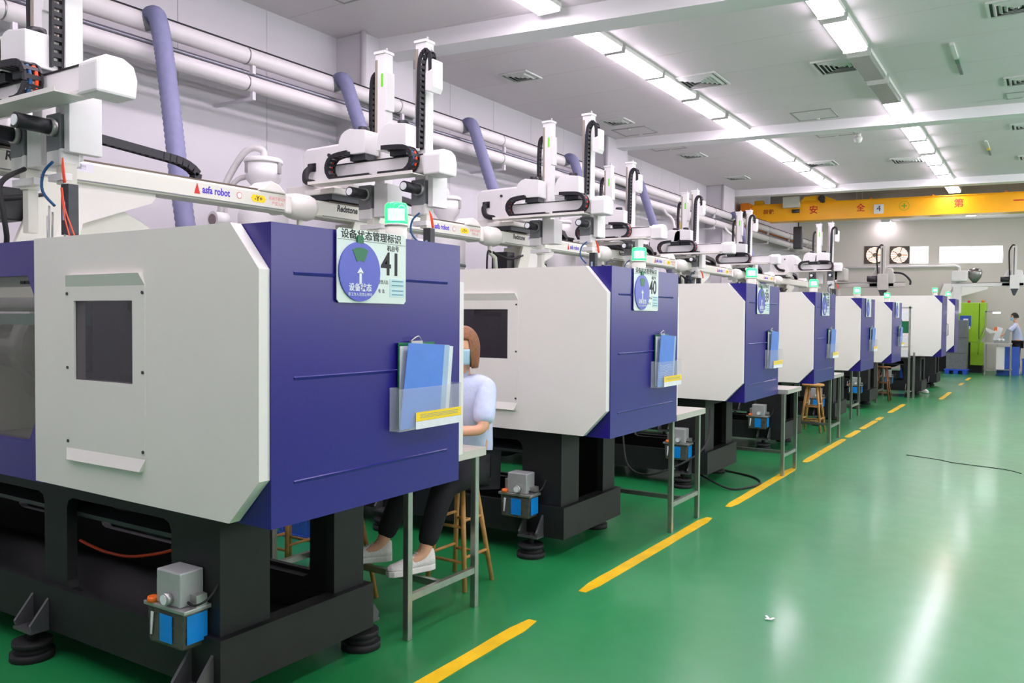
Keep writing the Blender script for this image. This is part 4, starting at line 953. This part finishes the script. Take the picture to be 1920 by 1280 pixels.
# work bench with lamp
t = thing('assembly_bench', 'steel bench with upright posts in front of the far worker', 'bench', (-1.60, 29.9, 0))
MB().box(0, .75, -.3, .3, .98, 1.01).build('bench_top', tabletop, t)
for x in (.02, .70):
    for y in (-.28, .26): MB().box(x, x + .035, y, y + .035, 0, .98 if x > .1 or y > 0 else 2.0).build('leg', steel2, t)
MB().box(0, .75, -.28, .28, .18, .2).build('lower_shelf', steel2, t)
MB().box(.35, .55, -.2, .2, .2, .9).box(.33, .35, -.22, .22, .2, .95).build('drawer_unit', white2, t, bev=.01)
MB().box(.0, .3, -.28, -.24, 1.96, 2.0).build('lamp_arm', steel2, t)
MB().box(.22, .42, -.3, -.22, 1.93, 1.96).build('lamp_head', deskl, t)
t = thing('parts_machine', 'small grey bench machine the far worker reaches into', 'machine', (-1.22, 29.9, 1.01))
MB().prism([(-.12, 0), (.28, 0), (.30, .42), (.22, .45), (.1, .1), (-.12, .08)], 'y', -.2, .2).build('machine_body', mat('bench_machine_grey', (150, 160, 160), .4), t, bev=.01)
MB().obox((-.02, -.05, .28), (.3, 0, 1), (0, 1, 0), .42, .16, .02).build('tilted_panel', paper, t)
MB().ball((.12, -.2, .1), (.05, .05, .045)).build('white_part', paper, t); MB().ball((.02, -.2, .1), (.05, .05, .045)).build('white_part', paper, t)
t = thing('funnel_tray', 'orange tipped white funnel tray on the bench post', 'tray', (-1.43, 29.55, 1.36))
MB().prism([(-.12, .12), (.1, .02), (.16, .05), (.16, -.02), (.0, -.06), (-.12, .05)], 'y', -.1, .1).build('funnel', white2, t); MB().box(.1, .18, -.05, .05, .02, .14).build('orange_handle', orange, t)
# blue crates
def crate(x, y, w_, d, z0, h, lab, ribs=True):
    t = thing('plastic_crate', lab, 'crate', (x, y, z0), 'blue plastic crates on the floor')
    th_ = .02
    MB().box(0, w_, 0, th_, 0, h).box(0, w_, d - th_, d, 0, h).box(0, th_, th_, d - th_, 0, h).box(w_ - th_, w_, th_, d - th_, 0, h).box(th_, w_ - th_, th_, d - th_, 0, .02).build('crate_body', binm, t, bev=.006)
    MB().box(-.015, w_ + .015, -.015, .0, h - .05, h).build('rim', binm, t); MB().box(-.015, w_ + .015, -.015, 0, 0, .03).build('base_rim', binm, t)
    for q in range(5): MB().box(w_ * (q + .5) / 5 - .008, w_ * (q + .5) / 5 + .008, -.01, 0, .04, h - .06).build('rib', binm, t)
crate(-1.27, 30.2, .6, .45, 0, .44, 'lower blue crate of the stack behind the far worker')
crate(-1.27, 30.2, .6, .45, .44, .44, 'upper blue crate of the stack behind the far worker')
crate(-4.92, 4.38, .42, .38, 0, .28, 'blue crate on the floor seen past the black base behind the nearest machine')
crate(-.6, 30.9, .55, .5, 0, .5, 'darker blue crate at the right picture edge')

# small gantry robot over machine 35
def gantry(X, Y, zb_, zt_, x0, x1, zbar, lab, m_):
    t = thing('gantry_robot', lab, 'robot', (X, Y, 0), 'small single mast robots at the far end')
    MB().box(x0 - X, x1 - X, -.05, .05, zbar - .05, zbar + .05).build('traverse_bar', m_, t, bev=.01)
    MB().box(x0 - X, x1 - X, -.04, -.02, zbar + .05, zbar + .06).build('bar_rail', rubber, t)
    MB().box(-.05, .05, -.14, -.06, zb_, zt_).build('mast', m_, t, bev=.005)
    MB().box(-.02, .0, -.15, -.14, zb_ + .1, zt_ - .05).build('mast_rail', greyd, t)
    MB().tube([(-.1, -.1, zb_ + .2), (-.13, -.1, zt_ - .3), (-.12, -.1, zt_ - .1), (-.05, -.1, zt_ + .02), (0, -.1, zt_)], .018, n=8, smooth_path=4).build('cable', rubber, t)
    MB().prism([(-.3, zbar - .05), (-.3, zbar + .12), (-.15, zbar + .42), (.18, zbar + .38), (.24, zbar + .2), (.24, zbar - .05)], 'y', -.05, .12).build('motor_cover', m_, t, bev=.02)
    MB().box(-.1, .12, -.2, -.05, zbar - .12, zbar + .25).build('carriage', m_, t, bev=.01)
    MB().cyl((-.32, -.12, zbar + .14), (-.12, -.12, zbar + .14), .07, n=14).build('motor', blackp, t)
    MB().prism([(-.08, zbar - .12), (.1, zbar - .12), (.03, zbar - .3), (-.02, zbar - .3)], 'y', -.15, -.09).build('wrist', greyd, t)
    MB().tube([(.2, .0, zbar + .28), (.4, 0, zbar + .25), (.55, 0, zbar + .1), (.55, 0, zbar)], .022, n=8, smooth_path=4).build('hose', rubber, t)
    MB().box(x0 - X + .05, x0 - X + .25, -.12, .12, 1.9, zbar - .05).build('pedestal', m_, t, bev=.01)
    MB().box(x0 - X + .0, x0 - X + .4, -.2, .2, zbar + .1, zbar + .4).build('hood', m_, t, bev=.03)
    return t
gantry(-3.12, 20.45, 2.46, 3.36, -4.3, -2.66, 2.48, 'grey single mast robot in front of the exhaust fans', mat('grey_robot', (170, 168, 160), .5))
gantry(-.74, 26.3, 2.6, 3.72, -2.25, -.3, 2.68, 'white single mast robot at the right picture edge', white2)
t = thing('vacuum_loader', 'small round metal loader on the slanted white pipe at far right', 'hopper', (-1.7, 26.6, 2.75))
MB().lathe([(.001, 0), (.05, 0), (.16, .15), (.19, .3), (.16, .38), (.001, .42)], n=20).build('loader_bowl', steel, t)
MB().cyl((0, 0, -.1), (0, 0, .0), .08, n=12).build('loader_foot', alu, t)
MB().tube([(-.15, 0, .2), (-.4, -.1, .0), (-.75, -.3, -.5), (-.8, -.35, -.7)], .04, n=10, smooth_path=4).build('suction_hose', pipem, t)

# ------------------------------------------------------------------ people
def skin_obj(name, nodes, edges, m, parent=None, sub=2, root=0, extra=None):
    me = bpy.data.meshes.new(name)
    me.from_pydata([n[0] for n in nodes], edges, [])
    o = bpy.data.objects.new(name, me); COL.objects.link(o)
    o.modifiers.new('skin', 'SKIN'); sv = me.skin_vertices[0].data
    for i, n in enumerate(nodes):
        r = n[1]; sv[i].radius = r if isinstance(r, tuple) else (r, r); sv[i].use_root = (i == root)
    s = o.modifiers.new('sub', 'SUBSURF'); s.levels = sub; s.render_levels = sub
    bpy.context.view_layer.update()
    me2 = bpy.data.meshes.new_from_object(o.evaluated_get(bpy.context.evaluated_depsgraph_get()))
    bpy.data.objects.remove(o)
    if extra:
        bm = bmesh.new(); bm.from_mesh(me2); tm = extra.mesh('x', None); bm.from_mesh(tm); bm.to_mesh(me2); bm.free()
    me2.name = name; me2.materials.clear(); me2.materials.append(m)
    me2.polygons.foreach_set('use_smooth', [True] * len(me2.polygons))
    o = bpy.data.objects.new(name, me2); COL.objects.link(o)
    if parent: o.parent = parent
    return o
def head_mb(c, f, s=1.0):
    """head with brow, nose, ears, jaw; c centre, f = facing unit vector (x,y)"""
    f = Vector((f[0], f[1], 0)).normalized(); l = Vector((-f.y, f.x, 0)); up = Vector((0, 0, 1)); c = Vector(c)
    mb = MB(); n, m_ = 24, 18; vs = []; 
    for i in range(m_ + 1):
        t = PI * i / m_ - PI / 2
        for j in range(n):
            a = 2 * PI * j / n
            x, y, z = .092 * math.cos(t) * math.cos(a), .074 * math.cos(t) * math.sin(a), .118 * math.sin(t)
            if z < 0: x *= 1 - .25 * (-z / .118); y *= 1 - .35 * (-z / .118)
            if x > 0:
                e = math.exp(-(y / .012) ** 2)
                x += .024 * e * math.exp(-((z + .012) / .018) ** 2) + .012 * e * math.exp(-((z - .01) / .02) ** 2)
                x += .006 * math.exp(-(y / .03) ** 2) * math.exp(-((z + .058) / .01) ** 2)
                x -= .008 * math.exp(-((abs(y) - .032) / .014) ** 2) * math.exp(-((z - .012) / .012) ** 2)
                x += .005 * math.exp(-((z - .035) / .012) ** 2)
            vs.append(c + (f * x + l * y + up * z) * s)
    fs = [(i * n + j, i * n + (j + 1) % n, (i + 1) * n + (j + 1) % n, (i + 1) * n + j) for i in range(m_) for j in range(n)]
    mb.add(vs, fs, True)
    for sg in (-1, 1):
        e = c + l * sg * .076 * s - f * .008 * s; mb.ball(tuple(e), (.018 * s, .018 * s, .03 * s), 10, 8)
    return mb, f, l
def face_parts(c, f, l, s, t, mask=True):
    c = Vector(c); up = Vector((0, 0, 1))
    e = MB()
    for sg in (-1, 1):
        p = c + (f * .078 + l * sg * .032 + up * .012) * s; e.ball(tuple(p), .012 * s, 10, 8)
    o = e.build('eyes', mat('eye_dark', (40, 28, 24), .2), t)
    b = MB()
    for sg in (-1, 1): b.obox(c + (f * .089 + l * sg * .034 + up * .034) * s, l, up, .035 * s, .006, .006 * s)
    b.build('eyebrows', hairk, t)
    if mask:
        q = MB(); n = 14; vs = []
        for i in range(8):
            z = -.005 - .095 * i / 7
            for j in range(n + 1):
                a = -1.35 + 2.7 * j / n; k = .1 + .018 * math.sin(PI * i / 7) ; k2 = 1 - .18 * i / 7
                vs.append(c + (f * (k * math.cos(a) * k2 + .012 * math.exp(-(a / .3) ** 2)) + l * (.08 * math.sin(a) * k2) + up * z) * s)
        fs = [(i * (n + 1) + j, i * (n + 1) + j + 1, (i + 1) * (n + 1) + j + 1, (i + 1) * (n + 1) + j) for i in range(7) for j in range(n)]
        q.add(vs, fs, True); o = q.build('face_mask', maskm, t); md = o.modifiers.new('s', 'SOLIDIFY'); md.thickness = .002
        st = MB()
        for sg in (-1, 1): st.tube([c + (f * .02 + l * sg * .08 - up * .02) * s, c + (l * sg * .084 + up * .005) * s, c + (f * .02 + l * sg * .076 - up * .08) * s], .0015, n=5, smooth_path=3)
        st.build('mask_straps', paper, o)
    else:
        MB().obox(c + (f * .088 - up * .058) * s, l, up, .04 * s, .006, .01 * s).build('lips', mat('lips', (180, 96, 88), .5), t)
def hand_nodes(wr, d, side, up, r=.009, s=1.0):
    """palm + five unequal bent fingers; returns nodes, edges relative to wrist index 0"""
    wr = Vector(wr); d = Vector(d).normalized(); side = Vector(side).normalized(); up = Vector(up).normalized()
    N = [(tuple(wr), (.026 * s, .018 * s)), (tuple(wr + d * .045 * s), (.034 * s, .015 * s))]; E = [(0, 1)]
    for k, (o, L) in enumerate(((-.028, .062), (-.010, .072), (.010, .068), (.027, .055))):
        b = wr + d * .085 * s + side * o * s; i = len(N)
        N += [(tuple(b), r * 1.1 * s), (tuple(b + d * L * .5 * s - up * .006 * s), r * s), (tuple(b + d * L * .85 * s - up * .022 * s), r * .9 * s)]
        E += [(1, i), (i, i + 1), (i + 1, i + 2)]
    i = len(N); b = wr + d * .03 * s - side * .036 * s
    N += [(tuple(b), r * 1.2 * s), (tuple(b + d * .03 * s - side * .02 * s - up * .008), r * 1.05 * s), (tuple(b + d * .055 * s - side * .024 * s - up * .016), r * .9 * s)]
    E += [(0, i), (i, i + 1), (i + 1, i + 2)]
    return N, E
def person(name, label, J, face, hairm, headc, hs=1.0, mask=True, hairlong=0, shoes=True, group=None):
    """J: dict of joints (world coordinates)"""
    t = thing(name, label, 'person', (J['pelvis'][0], J['pelvis'][1], 0))
    ox, oy = J['pelvis'][0], J['pelvis'][1]
    J = {k: Vector((v[0] - ox, v[1] - oy, v[2])) for k, v in J.items()}
    hc = Vector((headc[0] - ox, headc[1] - oy, headc[2]))
    mb, f, l = head_mb(hc, face, hs)
    # body
    nodes = [(J['pelvis'], (.15, .11)), (J['waist'], (.125, .095)), (J['chest'], (.145, .10)), (J['neck'], (.055, .055)), (hc - Vector((0, 0, .06)), (.048, .048))]
    E = [(0, 1), (1, 2), (2, 3), (3, 4)]
    for s in 'LR':
        i = len(nodes); nodes += [(J['sh' + s], .058), (J['el' + s], .040), (J['wr' + s], .026)]; E += [(2, i), (i, i + 1), (i + 1, i + 2)]
        dd = (J['wr' + s] - J['el' + s]).normalized(); up = Vector((0, 0, 1)); sd = dd.cross(up) * (1 if s == 'L' else -1)
        hn, he = hand_nodes(J['wr' + s], dd, sd, sd.cross(dd) * (1 if s == 'L' else -1), s=.95)
        w_i = i + 2; base = len(nodes)
        nodes += hn[1:]; E += [((w_i if a == 0 else base + a - 1), (w_i if b == 0 else base + b - 1)) for a, b in he]
    for s in 'LR':
        i = len(nodes); nodes += [(J['hip' + s], .085), (J['kn' + s], .058), (J['an' + s], .038), (J['toe' + s], .03)]; E += [(0, i), (i, i + 1), (i + 1, i + 2), (i + 2, i + 3)]
    nodes = [(tuple(n[0]), n[1]) for n in nodes]
    skin_obj('body', nodes, E, skin, t, 2, 0, mb)
    # shirt
    N = [(J['pelvis'] + Vector((0, 0, -.05)), (.175, .135)), (J['waist'], (.165, .125)), (J['chest'], (.175, .13)), (J['neck'] - Vector((0, 0, .02)), (.07, .07))]; E = [(0, 1), (1, 2), (2, 3)]
    for s in 'LR':
        i = len(N); m_ = J['sh' + s].lerp(J['el' + s], .55); e_ = J['sh' + s].lerp(J['el' + s], .88)
        N += [(J['sh' + s], .082), (m_, .074), (e_, .072)]; E += [(2, i), (i, i + 1), (i + 1, i + 2)]
    o = skin_obj('shirt', [(tuple(n[0]), n[1]) for n in N], E, shirt, t, 2, 0)
    cl = MB()
    for sg in (-1, 1):
        b = J['neck'] + f * .045
        cl.add([tuple(b + l * sg * .005), tuple(b + l * sg * .065 - f * .03 + Vector((0, 0, .01))), tuple(b + l * sg * .075 + f * .005 - Vector((0, 0, .05))), tuple(b + l * sg * .03 + f * .03 - Vector((0, 0, .08)))], [(0, 1, 2, 3)])
    c_ = cl.build('collar', shirt, o); md = c_.modifiers.new('s', 'SOLIDIFY'); md.thickness = .006
    # trousers
    N = [(J['pelvis'] - Vector((0, 0, .01)), (.165, .125))]; E = []
    for s in 'LR':
        i = len(N); a_ = J['kn' + s].lerp(J['an' + s], .9)
        N += [(J['hip' + s], .105), (J['kn' + s], .078), (a_, .06)]; E += [(0, i), (i, i + 1), (i + 1, i + 2)]
    skin_obj('trousers', [(tuple(n[0]), n[1]) for n in N], E, trous, t, 2, 0)
    for s in 'LR':
        a_, b_ = J['an' + s], J['toe' + s]; d = (b_ - a_); d.z = 0; d = d.normalized() if d.length > 1e-4 else f; sd = Vector((-d.y, d.x, 0)); zb_ = min(a_.z - .085, b_.z - .02)
        c0 = Vector((a_.x, a_.y, 0)) - d * .03
        prof = [(-.035, .026), (0, .036), (.06, .036), (.13, .040), (.19, .044), (.235, .034), (.26, .014)]
        hgt = [.10, .115, .095, .07, .052, .042, .03]
        up_ = MB(); vs = []; n = 10
        for (x, w_), h in zip(prof, hgt):
            for j in range(n):
                a = PI * j / (n - 1); vs.append(c0 + d * x + sd * w_ * math.cos(a) + Vector((0, 0, zb_ + .03 + h * math.sin(a) * .85)))
        k = len(prof); fs = [(i * n + j, i * n + j + 1, (i + 1) * n + j + 1, (i + 1) * n + j) for i in range(k - 1) for j in range(n - 1)] + [tuple(range(n)), tuple(range((k - 1) * n, k * n))] + [(i * n, (i + 1) * n, (i + 1) * n + n - 1, i * n + n - 1) for i in range(k - 1)]
        up_.add(vs, fs, True); sh = up_.build('sneaker', shoem, t)
        so = MB(); P = [(x, w_ + .004) for x, w_ in prof]; pol = [tuple((c0 + d * x + sd * w_)[:2]) for x, w_ in P] + [tuple((c0 + d * x - sd * w_)[:2]) for x, w_ in P[::-1]]
        so.prism(pol, 'z', zb_, zb_ + .034); so.build('sole', solem, sh, bev=.006)
        lc = MB()
        for q in range(4):
            x = .05 + q * .03; zz = zb_ + .03 + .85 * (.1 - q * .014) + .004
            lc.obox(c0 + d * x + Vector((0, 0, zz)), sd, (0, 0, 1), .04, .006, .004)
        lc.build('laces', paper, sh)
    # hair
    hb = MB(); n, m_ = 24, 14; vs = []
    for i in range(m_ + 1):
        t_ = PI / 2 - (PI * (.66 if hairlong else .55)) * i / m_
        for j in range(n):
            a = 2 * PI * j / n; fr = math.cos(a)
            tt = max(t_, .42) if fr > .45 else t_
            r_ = 1.14 + .03 * math.sin(a * 9)
            vs.append(hc + (f * (.092 * r_ * math.cos(tt) * math.cos(a) - .006) + l * .076 * r_ * math.cos(tt) * math.sin(a) + Vector((0, 0, .118 * 1.12 * math.sin(tt) - (hairlong * max(0, -math.sin(t_)) if fr <= .45 else 0)))) * hs)
    fs = [(i * n + j, i * n + (j + 1) % n, (i + 1) * n + (j + 1) % n, (i + 1) * n + j) for i in range(m_) for j in range(n)]
    hb.add(vs, fs, True); o = hb.build('hair', hairm, t); md = o.modifiers.new('s', 'SOLIDIFY'); md.thickness = .006; md.offset = 1
    face_parts(hc, f, l, hs, t, mask)
    return t
# woman on the stool behind table 41 (faces the camera side, hands on the table)
J = dict(pelvis=(-3.05, 4.27, .76), waist=(-3.04, 4.25, .93), chest=(-3.04, 4.22, 1.16), neck=(-3.06, 4.19, 1.34),
         shL=(-2.88, 4.20, 1.24), elL=(-2.83, 4.10, 1.00), wrL=(-3.02, 3.92, 1.0),
         shR=(-3.26, 4.16, 1.24), elR=(-3.36, 4.05, 1.0), wrR=(-3.22, 3.84, .99),
         hipL=(-2.97, 4.20, .74), knL=(-2.90, 3.80, .70), anL=(-2.93, 3.66, .335), toeL=(-2.99, 3.50, .28),
         hipR=(-3.14, 4.20, .74), knR=(-3.18, 3.82, .70), anR=(-3.25, 3.66, .335), toeR=(-3.36, 3.53, .28))
person('person', 'seated woman in pale blue shirt and blue face mask at the nearest table', J, (.02, -1), hairb, (-3.015, 4.15, 1.49), 1.0, True, .12)
# standing worker at the far bench, facing left
J = dict(pelvis=(0, 0, .93), waist=(0, 0, 1.1), chest=(-.03, 0, 1.36), neck=(-.06, 0, 1.54),
         shL=(-.04, -.19, 1.46), elL=(-.24, -.24, 1.26), wrL=(-.46, -.22, 1.12),
         shR=(-.04, .19, 1.46), elR=(-.24, .22, 1.26), wrR=(-.46, .16, 1.12),
         hipL=(0, -.1, .9), knL=(0, -.1, .5), anL=(.02, -.1, .1), toeL=(-.13, -.1, .04),
         hipR=(0, .1, .9), knR=(0, .1, .5), anR=(.02, .1, .1), toeR=(-.13, .1, .04))
K = 1.07
J = {k: (-.74 + v[0] * K, 31.05 + v[1] * K, v[2] * K) for k, v in J.items()}
person('person', 'standing worker in pale shirt and dark hair at the far bench', J, (-1, -.15), hairk, (-.74 - .1 * K, 31.05, 1.70 * K), 1.07, True, 0)
# seated worker behind machine 35, only the legs show
J = dict(pelvis=(-2.75, 22.0, .66), waist=(-2.75, 22.0, .85), chest=(-2.77, 21.96, 1.1), neck=(-2.78, 21.94, 1.28),
         shL=(-2.6, 21.95, 1.2), elL=(-2.55, 21.8, .98), wrL=(-2.65, 21.62, .98),
         shR=(-2.95, 21.95, 1.2), elR=(-3.0, 21.8, .98), wrR=(-2.9, 21.62, .98),
         hipL=(-2.66, 21.95, .64), knL=(-2.50, 21.62, .66), anL=(-2.4, 21.5, .1), toeL=(-2.3, 21.38, .04),
         hipR=(-2.84, 21.95, .64), knR=(-2.8, 21.6, .66), anR=(-2.72, 21.5, .1), toeR=(-2.66, 21.36, .04))
person('person', 'seated worker whose dark trouser legs show under the larger machine', J, (-.2, -1), hairk, (-2.78, 21.92, 1.44), 1.0, False, 0)
t = thing('plastic_stool', 'blue plastic stool under the worker behind the larger machine', 'stool', (-2.75, 22.0, 0))
MB().box(-.17, .17, -.17, .17, .5, .53).build('seat', palletm, t, bev=.015)
for sx in (-1, 1):
    for sy in (-1, 1): MB().prism([(sx * .12, .5), (sx * .17, .5), (sx * .2, 0), (sx * .15, 0)], 'y', sy * .15 - .02, sy * .15 + .02).build('leg', palletm, t)
